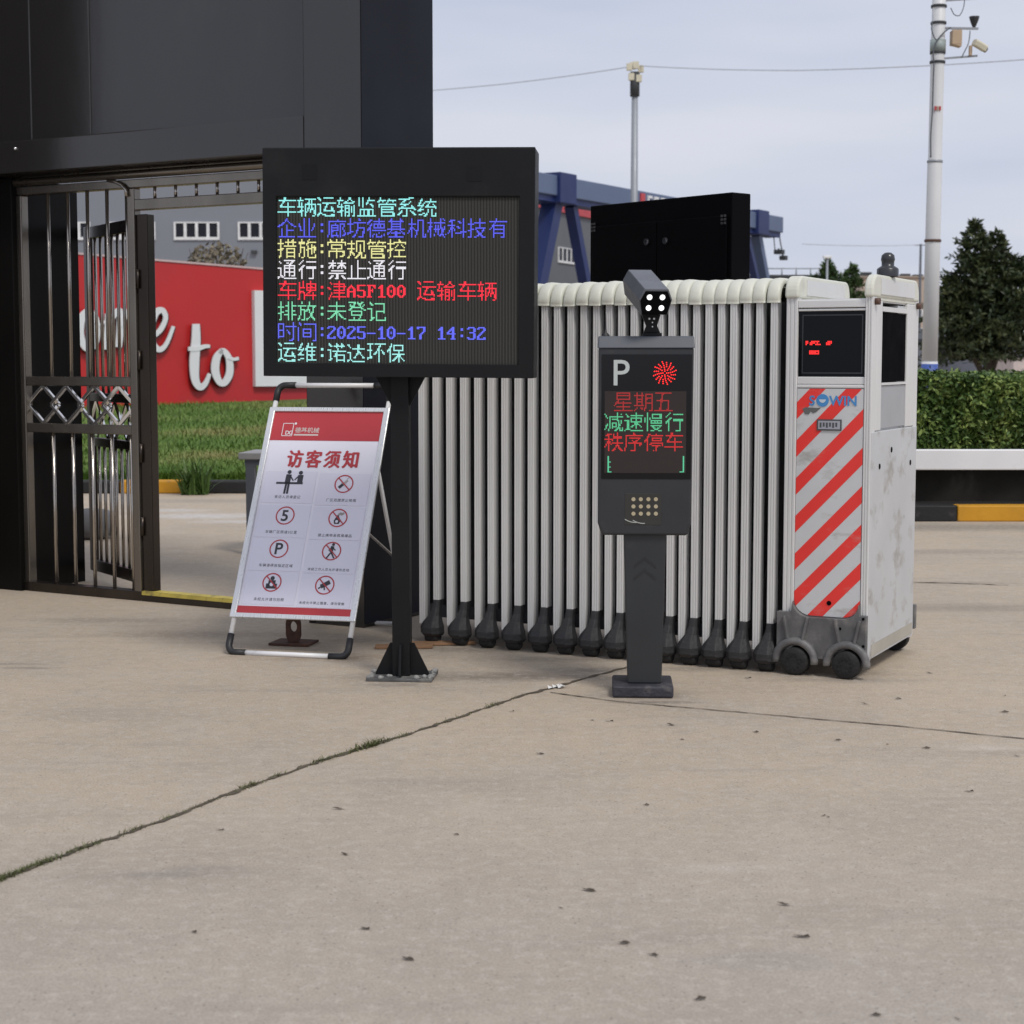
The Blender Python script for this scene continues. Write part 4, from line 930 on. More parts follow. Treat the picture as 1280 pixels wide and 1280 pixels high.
# stainless pedestrian gate
pg = thing('pedestrian_gate', 'stainless steel pedestrian gate with vertical bars, diamond band and one leaf standing open', 'gate', PO, PYAW)
zg = lambda py: pp(140, py)[1]
fx0 = pp(29, 500)[0]; fx1 = pp(176, 500)[0]; ox1 = pp(386, 500)[0] + .25
ztr0, ztr1 = zg(237), zg(214)
mb = MB(); mb.box(fx0 - .4, ox1, -.02, .05, ztr1 - .018, ztr1 + .06); mb.tube([(fx0, -.03, (ztr0+ztr1)/2 + .02), (ox1, -.03, (ztr0+ztr1)/2 + .02)], .022, 12); mb.box(fx0, ox1, -.02, .04, ztr0, ztr0 + .045); mb.build('top_rail', steel_f, pg, .004)
for xx, w__ in ((fx0, .045), (fx1 - .052, .052)):
    mb = MB(); mb.box(xx, xx + w__, -.025, .03, .03, ztr0 - .001); mb.build('upright', steel_f, pg, .006)
mb = MB(); mb.box(fx1 + .002, fx1 + .075, -.01, .05, .03, zg(270)); mb.build('hinge_post', steel_d, pg, .005)
za_, zb_ = zg(483), zg(471); zc_, zd_ = zg(543), zg(531); ze_, zf_ = zg(757), zg(742)
for lo, hi in ((za_, zb_), (zc_, zd_), (ze_, zf_)):
    mb = MB(); mb.box(fx0 + .045, fx1 - .052, -.018, .024, max(.02, lo), hi); mb.build('rail', steel_f, pg, .005)
nb = 5
for k in range(nb):
    px = 63 + 24.5*k; xx, _ = pp(px, 400)
    if xx > fx1 - .07: continue
    for lo, hi in ((zb_, ztr0), (zf_, zc_)):
        mb = MB(); mb.tube([(xx, .002, lo), (xx, .002, hi)], .0105, 10); mb.build('bar', steel, pg)
# diamond band
xs0, xs1 = fx0 + .05, fx1 - .057; nd = 4; dw = (xs1 - xs0) / nd * 1.0; zmid = (za_ + zd_)/2; hh = (za_ - zd_)/2
for k in range(nd):
    cx = xs0 + dw*(k + .5); mb = MB()
    for a, b__ in (((-1, 0), (0, 1)), ((0, 1), (1, 0)), ((1, 0), (0, -1)), ((0, -1), (-1, 0))):
        yy = -.004 if k % 2 else .010
        mb.bar((cx + a[0]*dw*.62, yy, zmid + a[1]*hh), (cx + b__[0]*dw*.62, yy, zmid + b__[1]*hh), .016, .020)
    mb.build('diamond', chrome, pg, .002)
# transom
tx1 = ox1; z_t0, z_t1 = zg(262), zg(250)
mb = MB(); mb.box(fx1 - .01, tx1, -.02, .035, z_t0 - .012, z_t1 - .006); mb.build('transom_rail', steel_f, pg, .004)
for k in range(9):
    xx, _ = pp(193 + 26*k, 245)
    if xx < tx1:
        mb = MB(); mb.tube([(xx, .005, z_t1 - .008), (xx, .005, ztr0 + .002)], .009, 8); mb.build('transom_bar', steel, pg)
# curved corner
mb = MB(); c_ = [pp(*q_) for q_ in ((140, 226), (150, 228), (158, 232), (163, 238), (164, 246))]; mb.tube([(a, -.034, z) for a, z in c_], .010, 8); mb.build('corner_scroll', steel, pg)
# threshold with yellow tape
mb = MB(); mb.box(fx0 + .0, ox1, -.03, .045, .001, .052); mb.build('threshold', steel_d, pg, .003)
mb = MB(); mb.box(fx1 + .01, ox1, -.028, .043, .0535, .0555); mb.box(fx1 + .01, ox1, -.0325, -.0305, .035, .0535); mb.build('marking_tape', tape, pg)
mb = MB()
for zz in (zg(350), zg(450), zg(565), zg(655)): mb.tube([(fx1 + .012, -.018, zz - .05), (fx1 + .012, -.018, zz + .05)], .010, 8)
mb.build('hinge', steel_d, pg)
# open leaf, swung inwards behind the fixed panel
LA = R(118 + 30); lf = MB()
Mh = Matrix.Translation((fx1 + .04, .06, 0)) @ Matrix.Rotation(R(153), 4, 'Z')
LL = 1.02; zt_ = 2.07
lf = MB(Mh); lf.box(0, .05, -.02, .02, .06, zt_); lf.box(LL - .05, LL, -.02, .02, .06, zt_)
lf.box(.05, LL - .05, -.019, .019, zt_ - .07, zt_ - .002); lf.box(.05, LL-.05, -.019, .019, .062, .13); lf.box(.05, LL-.05, -.019, .019, 1.06, 1.11); lf.box(.05, LL-.05, -.019, .019, .80, .85)
leafo = lf.build('gate_leaf', steel_d, pg, .004)
for k in range(9):
    xx = .05 + (LL - .1)*(k + 1)/10
    for lo, hi in ((1.11, zt_ - .07), (.13, .80)):
        mb = MB(Mh); mb.tube([(xx, 0, lo), (xx, 0, hi)], .010, 8); mb.build('bar', steel, leafo)
for k in range(6):
    cx = .05 + (LL-.1)*(k+.5)/6; mb = MB(Mh); dwd = (LL-.1)/12*1.2
    for a, b__ in (((-1, 0), (0, 1)), ((0, 1), (1, 0)), ((1, 0), (0, -1)), ((0, -1), (-1, 0))):
        mb.bar((cx + a[0]*dwd, .006 if k % 2 else -.006, .955 + a[1]*.105), (cx + b__[0]*dwd, .006 if k % 2 else -.006, .955 + b__[1]*.105), .012, .016)
    mb.build('diamond', chrome, leafo)
# ==================================================================== SECOND LED SIGN (seen from behind)
cL = at(735.5, 360, 10.0); cR = at(912, 360, 9.17); ce = Vector((cR.x - cL.x, cR.y - cL.y, 0)); CW = ce.length; ce.normalize(); CYA = math.atan2(ce.y, ce.x)
s2o = Vector((cL.x, cL.y, 0))
s2 = thing('led_display_sign', 'black LED sign cabinet seen from behind over the gate, with two chrome locks', 'LED sign', s2o, CYA, 'pole mounted LED signs')
def c2(px, py): return onplane(px, py, s2o, ce)
ztop = (c2(735.5, 257)[1] + c2(912, 240.5)[1]) / 2; zbo = ztop - .94
dpt, _ = onplane(938, 300, s2o + ce*CW, Vector((-ce.y, ce.x, 0)))
mb = MB(); mb.box(0, CW, .012, max(.14, dpt), zbo, ztop); mb.build('cabinet', blackB, s2, .006)
for a, b_ in ((.03, CW/2 - .003), (CW/2 + .003, CW - .03)):
    mb = MB(); mb.box(a, b_, .002, .0115, zbo + .03, ztop - .12); mb.build('rear_door', blackB, s2, .003)
for q in ((808, 302.5), (831.5, 301)):
    a, z_ = c2(*q); mb = MB(); mb.ring([(a + u_, -.004, z_ + v_) for u_, v_ in circ(0, 0, .019, 18)], [(a + u_, -.004, z_ + v_) for u_, v_ in circ(0, 0, .011, 18)], (0, .006, 0))
    mb.prism([(a + u_, -.002, z_ + v_) for u_, v_ in circ(0, 0, .0105, 14)], (0, .003, 0)); mb.build('lock', [domem], s2)
    mb = MB(); mb.prism([(a + .011*math.cos(t_) + .004, -.0055, z_ + .014*math.sin(t_)) for t_ in [k*.35 - 1 for k in range(7)]] + [(a + .006*math.cos(t_) + .004, -.0055, z_ + .010*math.sin(t_)) for t_ in [1.1 - k*.35 for k in range(7)]], (0, .001, 0)); mb.build('lock_rim', knobm, s2)
for q in ((741, 284), (904, 274)):
    a, z_ = c2(*q); mb = MB()
    for i in (0, 1):
        for j in range(3): mb.box(a - .018 + i*.022, a - .003 + i*.022, -.001, .0015, z_ - .026 + j*.019, z_ - .014 + j*.019)
    mb.build('vent', mat('vent grey', (.05, .05, .055), .6), s2)
mb = MB(); mb.box(CW/2 - .036, CW/2 + .036, .04, .112, .012, zbo); mb.build('pole', black, s2)
mb = MB(); mb.box(CW/2 - .135, CW/2 + .135, -.03, .18, .001, .012); mb.build('base_plate', black, s2)

# ==================================================================== YARD BEHIND THE OPENING
# lawn bank
def bank(Y): return .14 + max(0, (Y - 17.0)) * (.36 / 13.5)
gm = mat('lawn soil', (.075, .125, .028), .95, 0, .35, .8, .5, 8, ((.17, .14, .05), .6, .5, .5))
mb = MB(); Ys = [16.95, 18, 20, 24, 28, 32, 40]; xs_ = [-22, -9, -6, -4, -2, .5]
mb.add([(x, Y, bank(Y) - .02) for Y in Ys for x in xs_], [(i*6+k, i*6+k+1, (i+1)*6+k+1, (i+1)*6+k) for i in range(len(Ys)-1) for k in range(5)])
tag(mb.build('lawn_bank', gm), kind='structure')
grassm = leaf('lawn grass', (.085, .170, .022), (.145, .225, .040), (.29, .24, .095), .42, 2.4, -.92, .26)
mb = MB()
for _ in range(42000):
    Y = 17.0 + 14.5 * rnd.random()**1.8; x = Y * rnd.uniform(-.262, -.105)
    h = rnd.uniform(.035, .085) * (1.3 if Y < 18.2 else 1)
    blade(mb, Vector((x, Y, bank(Y) - .02)), h, rnd.uniform(.02, .07), rnd.uniform(.004, .008))
tag(mb.build('lawn_grass', grassm), 'uneven green lawn between the kerb and the red sign wall', 'grass', kind='stuff')
# kerb
mb = MB(); x = -9.5; k = 0
KP = [(-9.5, X(95, 16.75), 1), (X(95, 16.75), X(146, 16.75), 1), (X(146, 16.75), X(228, 16.75), 0), (X(228, 16.75), X(330, 16.75), 1), (X(330, 16.75), X(420, 16.75), 0), (X(420, 16.75), 1.0, 1)]
for a, b_, mi in KP: mb.box(a + .004, b_ - .004, 16.75, 16.95, 0, .125 + rnd.uniform(-.004, .004), mi)
tag(mb.build('kerb', [orange, kerbk], None, .015), kind='structure')
# big weed on the kerb
p = at(245, 618, 16.7); mb = MB()
for _ in range(150): blade(mb, Vector((p.x + rnd.gauss(0, .07), 16.62 + rnd.uniform(-.06, .06), 0)), rnd.uniform(.10, .42), rnd.uniform(.05, .28), rnd.uniform(.008, .014))
o = mb.build('weed_clump', leaf('weed leaf', (.05, .10, .02), (.075, .15, .03), (.13, .19, .06), 3)); tag(o, 'tall green weed growing over the painted kerb in front of the lawn', 'weed')
p = gnd(112, 673); mb = MB(); mb.lathe([(.09, 0), (.15, .03), (.175, .10), (.165, .19), (.12, .245), (.0005, .262)], (0, 0, 0), 18)
o = mb.build('stone_block', stone); o.location = (p.x, p.y, 0); o.scale = (1.15, 1, .85); tag(o, 'rounded grey stone on the concrete seen through the gate bars', 'stone')
# table
TYY = 11.4; tx0 = X(297.5, TYY, 570); tx1_ = X(392, TYY, 570)
tbq = thing('side_table', 'grey topped table standing behind the notice board', 'table', (tx0, TYY, 0), R(-6))
zt_ = Z(566, TYY); tw = tx1_ - tx0
mb = MB(); mb.box(0, tw, 0, .45, zt_ - .045, zt_); mb.build('table_top', tabm, tbq, .006)
mb = MB(); mb.box(.04, tw - .04, .02, .43, zt_ - .085, zt_ - .046); mb.build('apron', tabl, tbq)
for xx in (.045, tw - .105):
    for yy in (.02, .37): mb = MB(); mb.box(xx, xx + .06, yy, yy + .06, 0, zt_ - .086); mb.build('leg', tabl, tbq)
# red sign wall
RA = at(92, 505, 30.0); RB = at(385, 505, 33.2); re_ = Vector((RB.x - RA.x, RB.y - RA.y, 0)); RL = re_.length; re_.normalize(); RO = Vector((RA.x, RA.y, 0)); RYA = math.atan2(re_.y, re_.x)
rw = thing('welcome_wall', 'long red sign wall with large white script lettering on the lawn', 'sign wall', RO, RYA)
def rp_(px, py): return onplane(px, py, RO, re_)
ta_ = rp_(92, 317.5)[1]; sl2 = (rp_(327, 337)[1] - ta_) / rp_(327, 337)[0]
x_a, x_b = -1.2, RL + 1.6; mb = MB()
mb.prism([(x_a, 0, .2), (x_b, 0, .2), (x_b, 0, ta_ + sl2*x_b), (x_a, 0, ta_ + sl2*x_a)], (0, .35, 0)); mb.build('wall', redwall, rw)
mb = MB(); mb.prism([(x_a - .02, -.02, ta_ + sl2*x_a), (x_b + .02, -.02, ta_ + sl2*x_b), (x_b + .02, -.02, ta_ + sl2*x_b + .035), (x_a - .02, -.02, ta_ + sl2*x_a + .035)], (0, .39, 0)); mb.build('coping', mat('pale coping', (.55, .42, .42), .6), rw)
def stroke(path, n_=6):
    """smooth centre line with a width per point: (px, py, width)"""
    P_ = []
    for i in range(len(path)-1):
        p0, p1, p2, p3 = path[max(0, i-1)], path[i], path[i+1], path[min(len(path)-1, i+2)]
        for k in range(n_):
            t_ = k/n_
            P_.append([.5*((2*p1[j]) + (-p0[j]+p2[j])*t_ + (2*p0[j]-5*p1[j]+4*p2[j]-p3[j])*t_*t_ + (-p0[j]+3*p1[j]-3*p2[j]+p3[j])*t_**3) for j in range(3)])
    P_.append(list(path[-1])); return P_
def letter(name, paths, pxs=1.0):
    face = MB(); ret = MB()
    for ip, path in enumerate(paths):
        S_ = stroke(path); L_, R_ = [], []
        for i, (x, y, w__) in enumerate(S_):
            a, b__ = S_[max(0, i-1)], S_[min(len(S_)-1, i+1)]; d = Vector((b__[0]-a[0], b__[1]-a[1])); d.normalize(); nn = Vector((-d.y, d.x)) * w__/2
            L_.append(rp_(x + nn.x, y + nn.y)); R_.append(rp_(x - nn.x, y - nn.y))
        n_ = len(L_); F_ = [(i, i+1, n_+i+1, n_+i) for i in range(n_-1)]
        for mb_, ya, yb, g_ in ((face, -.12, -.09, 0), (ret, -.088, -.002, .03)):
            pts = L_ + R_; dz = .009*ip; vs = [(a, ya - dz, z) for a, z in pts] + [(a, yb - dz - .003, z) for a, z in pts]; m2 = 2*n_
            fs = list(F_) + [(m2+i, m2+n_+i, m2+n_+i+1, m2+i+1) for i in range(n_-1)] + [(i, m2+i, m2+i+1, i+1) for i in range(n_-1)] + [(n_+i, n_+i+1, m2+n_+i+1, m2+n_+i) for i in range(n_-1)] + [(0, n_, m2+n_, m2), (n_-1, m2+n_-1, m2+2*n_-1, 2*n_-1)]
            mb_.add([(v[0] + g_*1.2*(1 if g_ else 0), v[1], v[2] - g_*.6) for v in vs], fs)
    f1 = face.build(name, signw, rw); ret.build('letter_return', letshadow, f1)
letter('letter', [[(241, 405, 9), (241, 425, 11), (239, 452, 12), (240, 474, 10), (246, 484, 8), (253, 479, 6), (258, 467, 4)], [(231, 436, 5), (241, 436, 6), (252, 433, 5), (258, 433, 4)]])
letter('letter', [[(274, 437, 5), (267, 447, 9), (265, 463, 10), (270, 477, 8), (277, 478, 8), (283, 466, 9), (282, 448, 8), (275, 438, 6), (270, 442, 4)], [(281, 446, 5), (287, 449, 4), (294, 448, 4)]])
letter('letter', [[(188, 420, 6), (197, 412, 6), (203, 398, 6), (199, 388, 7), (190, 392, 9), (184, 410, 10), (186, 428, 9), (195, 437, 7), (204, 430, 5), (213, 408, 4)]])
letter('letter', [[(128, 437, 8), (131, 415, 9), (131, 392, 7)], [(131, 408, 5), (140, 392, 7), (146, 390, 8), (146, 412, 9), (144, 434, 8)], [(146, 408, 5), (155, 391, 7), (162, 390, 8), (162, 412, 9), (164, 432, 7), (172, 428, 4)]])
letter('letter', [[(108, 386, 5), (99, 396, 9), (96, 415, 10), (101, 432, 8), (109, 436, 8), (116, 424, 9), (116, 400, 8), (109, 388, 6)], [(115, 402, 5), (121, 406, 4), (127, 402, 3)]])
mb = MB(); a0, b0_ = rp_(316, 483); a1, b1_ = rp_(410, 366); ww = rp_(328, 420)[0] - rp_(316, 420)[0]; wz_ = .2
mb.ring([(a0, -.10, b0_), (a1, -.10, b0_), (a1, -.10, b1_), (a0, -.10, b1_)], [(a0+ww, -.10, b0_+wz_), (a1-ww, -.10, b0_+wz_), (a1-ww, -.10, b1_-wz_), (a0+ww, -.10, b1_-wz_)], (0, .098, 0)); mb.build('square_frame', signw, rw)

# shrub behind the wall
def bush(name, c_, rx, ry, rz_, n_, m, lsz):
    mb = MB()
    for _ in range(n_):
        while True:
            v = Vector((rnd.uniform(-1, 1), rnd.uniform(-1, 1), rnd.uniform(-1, 1)))
            if .25 < v.length < 1: break
        p_ = Vector((v.x*rx, v.y*ry, v.z*rz_)); a = Vector((rnd.gauss(0, 1), rnd.gauss(0, 1), rnd.gauss(0, 1))).normalized()*lsz; b__ = a.cross(Vector((rnd.gauss(0, 1), rnd.gauss(0, 1), rnd.gauss(0, 1)))).normalized()*lsz*.6
        mb.add([p_-a, p_+b__, p_+a, p_-b__], [(0, 1, 2, 3)])
    return mb
sp_ = at(272, 322, 36); sb = thing('shrub', 'brownish bush showing over the top of the red sign wall', 'shrub', (sp_.x, 36, 0))
mb = bush('f', sp_, .62, .45, .42, 520, None, .06); o = mb.build('foliage', leaf('dry shrub', (.12, .10, .075), (.19, .16, .11), (.25, .23, .16), 2), sb); o.location = (0, 0, Z(328, 36))
mb = MB()
for _ in range(16): mb.tube([(0, 0, 0), (rnd.uniform(-.2, .2), rnd.uniform(-.2, .2), 1.6), (rnd.uniform(-.6, .6), rnd.uniform(-.3, .3), Z(rnd.uniform(309, 326), 36))], [.03, .02, .006], 5)
mb.build('stem', barkm, sb)

# grey office building
OY = 60; ob = thing('office_building', 'grey blue factory office building with ribbon windows behind the red sign wall', 'building', (X(-60, OY), OY, 0))
ox = lambda px: X(px, OY, 320) - X(-60, OY)
mb = MB(); mb.box(0, ox(470), 0, 14, 0, 13.5); mb.build('wall', gbuild, ob)
mb = MB(); mb.box(-.1, ox(470) + .1, -.1, 14.1, 13.52, 13.9); mb.build('parapet', gbuild2, ob)
def window(par, x0, x1, z0, z1, nmul, y=0, fm=wframe):
    mb = MB(); t_ = .07
    mb.ring([(x0, y-.06, z0), (x1, y-.06, z0), (x1, y-.06, z1), (x0, y-.06, z1)], [(x0+t_, y-.06, z0+t_*1.4), (x1-t_, y-.06, z0+t_*1.4), (x1-t_, y-.06, z1-t_*.6), (x0+t_, y-.06, z1-t_*.6)], (0, .055, 0))
    for k in range(1, nmul):
        xm = x0 + (x1-x0)*k/nmul; mb.box(xm - .05, xm + .05, y-.055, y-.008, z0+t_*1.4, z1-t_*.6)
    f = mb.build('window', fm, par)
    mb = MB(); mb.box(x0 + t_*.5, x1 - t_*.5, y-.030, y-.012, z0 + t_, z1 - t_*.4); mb.build('pane', pane, f)
for zp in (0, 1, 2):
    for a, b_ in ((57, 114), (137, 195), (218, 275), (298, 355), (378, 435), (-23, 34)):
        za2, zb2 = Z(300, OY) + zp*3.6, Z(277.5, OY) + zp*3.6
        window(ob, ox(a), ox(b_), za2, zb2, 4)
for px, py in ((246, 317), (318, 315)):
    mb = MB(); a = ox(px); z_ = Z(py, OY); mb.box(a - .1, a + .1, -.12, -.002, z_ - .05, z_ + .05); mb.build('vent', shedd, ob)
# factory hall with red coping
FO = at(560, 400, 66); FB = at(760, 400, 82); fe = Vector((FB.x-FO.x, FB.y-FO.y, 0)); FL = fe.length; fe.normalize(); FO = Vector((FO.x, FO.y, 0))
fb = thing('factory_hall', 'grey factory hall with a red roof edge behind the blue crane', 'building', FO, math.atan2(fe.y, fe.x))
f1, z1_ = onplane(676, 262, FO, fe); f2, z2_ = onplane(735, 271, FO, fe); zr = (z1_ + z2_)/2
mb = MB(); mb.box(0, FL, 0, 20, 0, zr); mb.build('wall', gbuild2, fb)
mb = MB(); mb.box(-.1, FL+.1, -.12, .3, zr, zr + .32); mb.build('roof_edge', trimr, fb)
for a, b_ in ((697, 718), (672, 681), (640, 660), (722, 726)):
    xa, za2 = onplane(a, 328, FO, fe); xb, zb2 = onplane(b_, 310, FO, fe); window(fb, xa, xb, za2, za2 + 1.1*.62, 4 if b_ - a > 10 else 2)

# gantry crane
CO = at(676, 300, 61); CE = at(979, 300, 80); gge = Vector((CE.x-CO.x, CE.y-CO.y, 0)); GL = gge.length; gge.normalize(); CO = Vector((CO.x, CO.y, 0))
gc = thing('gantry_crane', 'blue gantry crane with a long box girder and splayed legs behind the gate', 'crane', CO, math.atan2(gge.y, gge.x))
def cr(px, py, y=0): return onplane(px, py, CO + Vector((-gge.y, gge.x, 0))*y, gge)
zt1, zt2 = cr(676, 213)[1], cr(940, 266)[1]; zb1_, zb2_ = cr(676, 240)[1], cr(975, 291)[1]; zT = (zt1+zt2)/2; zB = (zb1_+zb2_)/2
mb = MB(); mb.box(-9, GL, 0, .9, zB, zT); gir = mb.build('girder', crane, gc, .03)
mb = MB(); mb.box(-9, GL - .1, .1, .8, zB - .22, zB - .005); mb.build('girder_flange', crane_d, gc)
xA, _ = cr(712, 232); xB, _ = cr(955, 275)
for xx, s_ in ((xA, 1), (xB, 1)):
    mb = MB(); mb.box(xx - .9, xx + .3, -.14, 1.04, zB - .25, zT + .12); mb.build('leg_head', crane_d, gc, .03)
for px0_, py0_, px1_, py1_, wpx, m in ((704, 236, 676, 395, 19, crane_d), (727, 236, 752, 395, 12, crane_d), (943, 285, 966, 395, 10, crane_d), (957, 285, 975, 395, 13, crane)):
    # the legs splay along the crane rail, square to the girder
    nG = Vector((-gge.y, gge.x, 0)); a, z_a = cr(px0_, py0_); oo = CO + gge*a
    sgn = -1 if px1_ < px0_ else 1
    dA, zA = onplane(px0_, py0_, oo, nG); dB_, zB__ = onplane(px1_, py1_, oo, nG)
    top = Vector((a, .45, zB - .22)); dirn = Vector((a + (0), 0, 0))
    foot_x, zf = cr(px1_, py1_); k = (zB - .22) / max(.1, (zB - .22 - zf)); foot = Vector((a + (foot_x - a)*k, .45, 0)); wd_ = wpx/F*70
    mb = MB(); mb.bar(foot, top, wd_, wd_*.8); mb.build('leg', m, gc)
mb = MB(); a, z_ = cr(806, 246); aa, z2_ = cr(801, 236); hh_ = (zT - zB)*.62; zc_2 = (zT + zB)/2
mb.box(cr(800, 240)[0], cr(805, 240)[0], -.06, -.002, zc_2 - hh_*.6, zc_2 + hh_*.6, 1)
for px in (809, 817, 825.5, 833, 841):
    a, _ = cr(px, 240); w2_ = .30
    mb.box(a, a + .10, -.06, -.002, zc_2 - hh_/2, zc_2 + hh_/2); mb.box(a + .105, a + w2_*1.2, -.06, -.002, zc_2 + hh_*.28, zc_2 + hh_/2); mb.box(a + .105, a + w2_*1.2, -.06, -.002, zc_2 - hh_/2, zc_2 - hh_*.2)
mb.build('sign_marks', [signw, trimr], gir)
mb = MB(); e_ = cr(977, 270); 
mb.tube([(GL - .1, .3, zB + .6), (GL + .5, .3, zB - .6), (GL + .8, .3, zB - 1.05)], .03, 6); mb.tube([(GL - .4, .3, zB - .2), (GL - .2, .3, zB - .9), (GL + .2, .3, zB - .7), (GL + .8, .3, zB - 1.05)], .025, 6); mb.box(GL + .1, GL + .45, .1, .5, zB - .95, zB - .75); mb.box(GL + .65, GL + .95, .15, .45, zB - 1.2, zB - 1.0); mb.build('cable_hoist', shedd, gc)

# lamp post
LY = 55; lpx = X(793, LY, 200); zt_ = Z(80, LY)
lp_ = thing('lamp_post', 'tall thin grey lamp post with a cluster of small floodlights above the crane girder', 'lamp post', (lpx, LY, 0))
mb = MB(); mb.tube([(0, 0, 0), (.0, 0, 4), (.0, 0, zt_ - .3)], [.17, .13, .095], 14); mb.build('pole', polem, lp_)
mb = MB(); mb.tube([(0, 0, zt_ - 1.0), (0, 0, zt_ - .25)], .15, 12); mb.build('collar', shedd, lp_)
for dx, dy, dz in ((-.18, -.1, .0), (.02, -.15, .05), (.18, -.05, -.05), (-.05, .15, .08), (.12, -.1, -.35), (-.12, -.1, -.3)):
    mb = MB(); mb.box(dx-.09, dx+.09, dy-.06, dy+.06, zt_ - .22 + dz, zt_ + dz); mb.build('floodlight', cream, lp_, .01)
# overhead wires
def wirething(name, pts, r_, lab):
    mb = MB(); P_ = []
    for a, b__ in zip(pts, pts[1:]):
        a, b__ = at(*a), at(*b__); n_ = 14; sag = (b__ - a).length * .006
        for k in range(n_): t_ = k/n_; p_ = a.lerp(b__, t_); p_.z -= sag*4*t_*(1-t_); P_.append(p_)
    P_.append(at(*pts[-1])); c0 = P_[0].copy(); mb.tube([p_ - c0 for p_ in P_], r_, 6); o = mb.build(name, airwire); o.location = c0; tag(o, lab, 'cable', 'overhead cables in the sky')
wirething('overhead_cable', [(300, 128, 62), (620, 106, 58), (796, 82, 55)], .015, 'thin sagging cable running from the lamp post left behind the portal')
wirething('overhead_cable', [(796, 82, 55), (1000, 88, 50), (1300, 73, 45)], .014, 'thin cable running from the lamp post right past the white mast')
wirething('overhead_cable', [(1003, 305, 84), (1150, 306, 92)], .018, 'faint low wire strung to the far antenna mast')

# flat roofed shed and far antennas
SY = 82; sx0 = X(938, SY, 345); sh = thing('flat_shed', 'dark flat roofed shed far behind the gate beside the crane leg', 'shed', (sx0, SY, 0)); tw_ = X(1046, SY, 345) - sx0
mb = MB(); mb.box(.2, tw_ - .2, .3, 7.8, 0, Z(351, SY)); mb.build('wall', shedm, sh)
mb = MB(); mb.box(0, tw_, 0, 8, Z(351, SY) + .002, Z(343.5, SY)); mb.build('roof', shedd, sh)
mb = MB(); mb.box(.5, tw_ - .5, -.02, .28, Z(358, SY), Z(352.5, SY)); mb.build('fascia', wframe, sh)
mb = MB()
for k in range(6): a = tw_*(k+.3)/6; mb.tube([(a, .5, Z(343, SY)), (a, .5, Z(334, SY))], .03, 5)
mb.tube([(tw_*.05, .5, Z(335, SY)), (tw_*.88, .5, Z(335, SY))], .025, 5); mb.build('roof_railing', polem, sh)
AYY = 92; am = thing('antenna_mast', 'very thin far mast standing above the beige house', 'mast', (X(1150.5, AYY, 330), AYY, 0))
mb = MB(); mb.tube([(0, 0, 0), (0, 0, Z(305, AYY))], [.11, .06], 8); mb.build('pole', wire, am)
mb = MB(); mb.box(-.3, .3, -.03, .03, Z(307, AYY), Z(306, AYY)); mb.build('cross_arm', wire, am)

# beige house
HY = 96; hx = X(1076, HY, 380); hs_ = thing('beige_house', 'pale beige flat topped house behind the gate drive unit', 'house', (hx, HY, 0)); hw = X(1162, HY, 380) - hx
mb = MB(); mb.box(0, hw, 0, 8, 0, Z(347, HY)); mb.build('wall', beigeb, hs_)
mb = MB(); mb.box(-.1, hw + .1, -.1, 8.1, Z(347, HY) + .002, Z(345, HY)); mb.build('parapet', mat('parapet beige', (.36, .29, .24), .8), hs_)
for px, py in ((1146, 392), (1153, 392), (1144, 415), (1152, 415), (1085, 392), (1100, 392)):
    a = X(px, HY, 380) - hx; window(hs_, a - .16, a + .16, Z(py + 6, HY), Z(py - 5, HY), 2)
mb = MB()
for px, hh_ in ((1088, 6), (1137, 4), (1153, 3)): a = X(px, HY, 380) - hx; mb.box(a - .25, a + .25, 1, 1.6, Z(345, HY) + .002, Z(345 - hh_, HY))
mb.build('chimney', shedd, hs_)
# low grey sheds behind the hedge
for (pa_, pb2, pyt, Y, m, lab) in ((1136, 1204, 424, 70, shedm, 'long low grey workshop behind the hedge left of the big tree'), (1240, 1330, 437, 62, mat('blue grey sheet', (.22, .24, .29), .7, 0, .15, .4), 'blue grey workshop behind the hedge right of the tree trunk')):
    x_0 = X(pa_, Y, 440); st_ = thing('workshop', lab, 'workshop', (x_0, Y, 0), 0, 'grey workshops behind the hedge'); w__ = X(pb2, Y, 440) - x_0; zt_ = Z(pyt, Y)
    mb = MB(); mb.box(0, w__, 0, 8, 0, zt_); mb.build('wall', m, st_)
    mb = MB(); mb.prism([(-.15, -.2, zt_ + .002), (-.15, 8.2, zt_ + .002), (-.15, 4, zt_ + .5)], (w__ + .3, 0, 0)); mb.build('roof', shedd, st_)
    nW = 5
    for k in range(nW): window(st_, w__*(k+.15)/nW, w__*(k+.75)/nW, Z(466, Y), Z(452, Y), 2)
x_0 = X(1204, 66, 440); st_ = thing('boundary_wall', 'low grey wall with bays between the two workshops, behind the big tree', 'wall', (x_0, 66, 0)); w__ = X(1242, 66, 440) - x_0
mb = MB(); mb.box(0, w__, 0, .3, 0, Z(446, 66)); mb.build('panel', shedm, st_)
mb = MB()
for k in range(4): a = w__*(k+.1)/4; mb.box(a, a + .12, -.08, -.002, 0, Z(443, 66)); 
mb.build('pier', greyp, st_)
x_0 = X(1267, 46, 450); st_ = thing('gable_wall', 'pale pink end wall at the right edge above the hedge', 'wall', (x_0, 46, 0))
mb = MB(); mb.box(0, 2.4, 0, 2.0, 0, Z(447.5, 46)); mb.build('panel', pinkw, st_)
mb = MB(); mb.box(-.04, 2.44, -.04, 2.04, Z(447.5, 46) + .001, Z(446, 46)); mb.build('coping', shedd, st_)

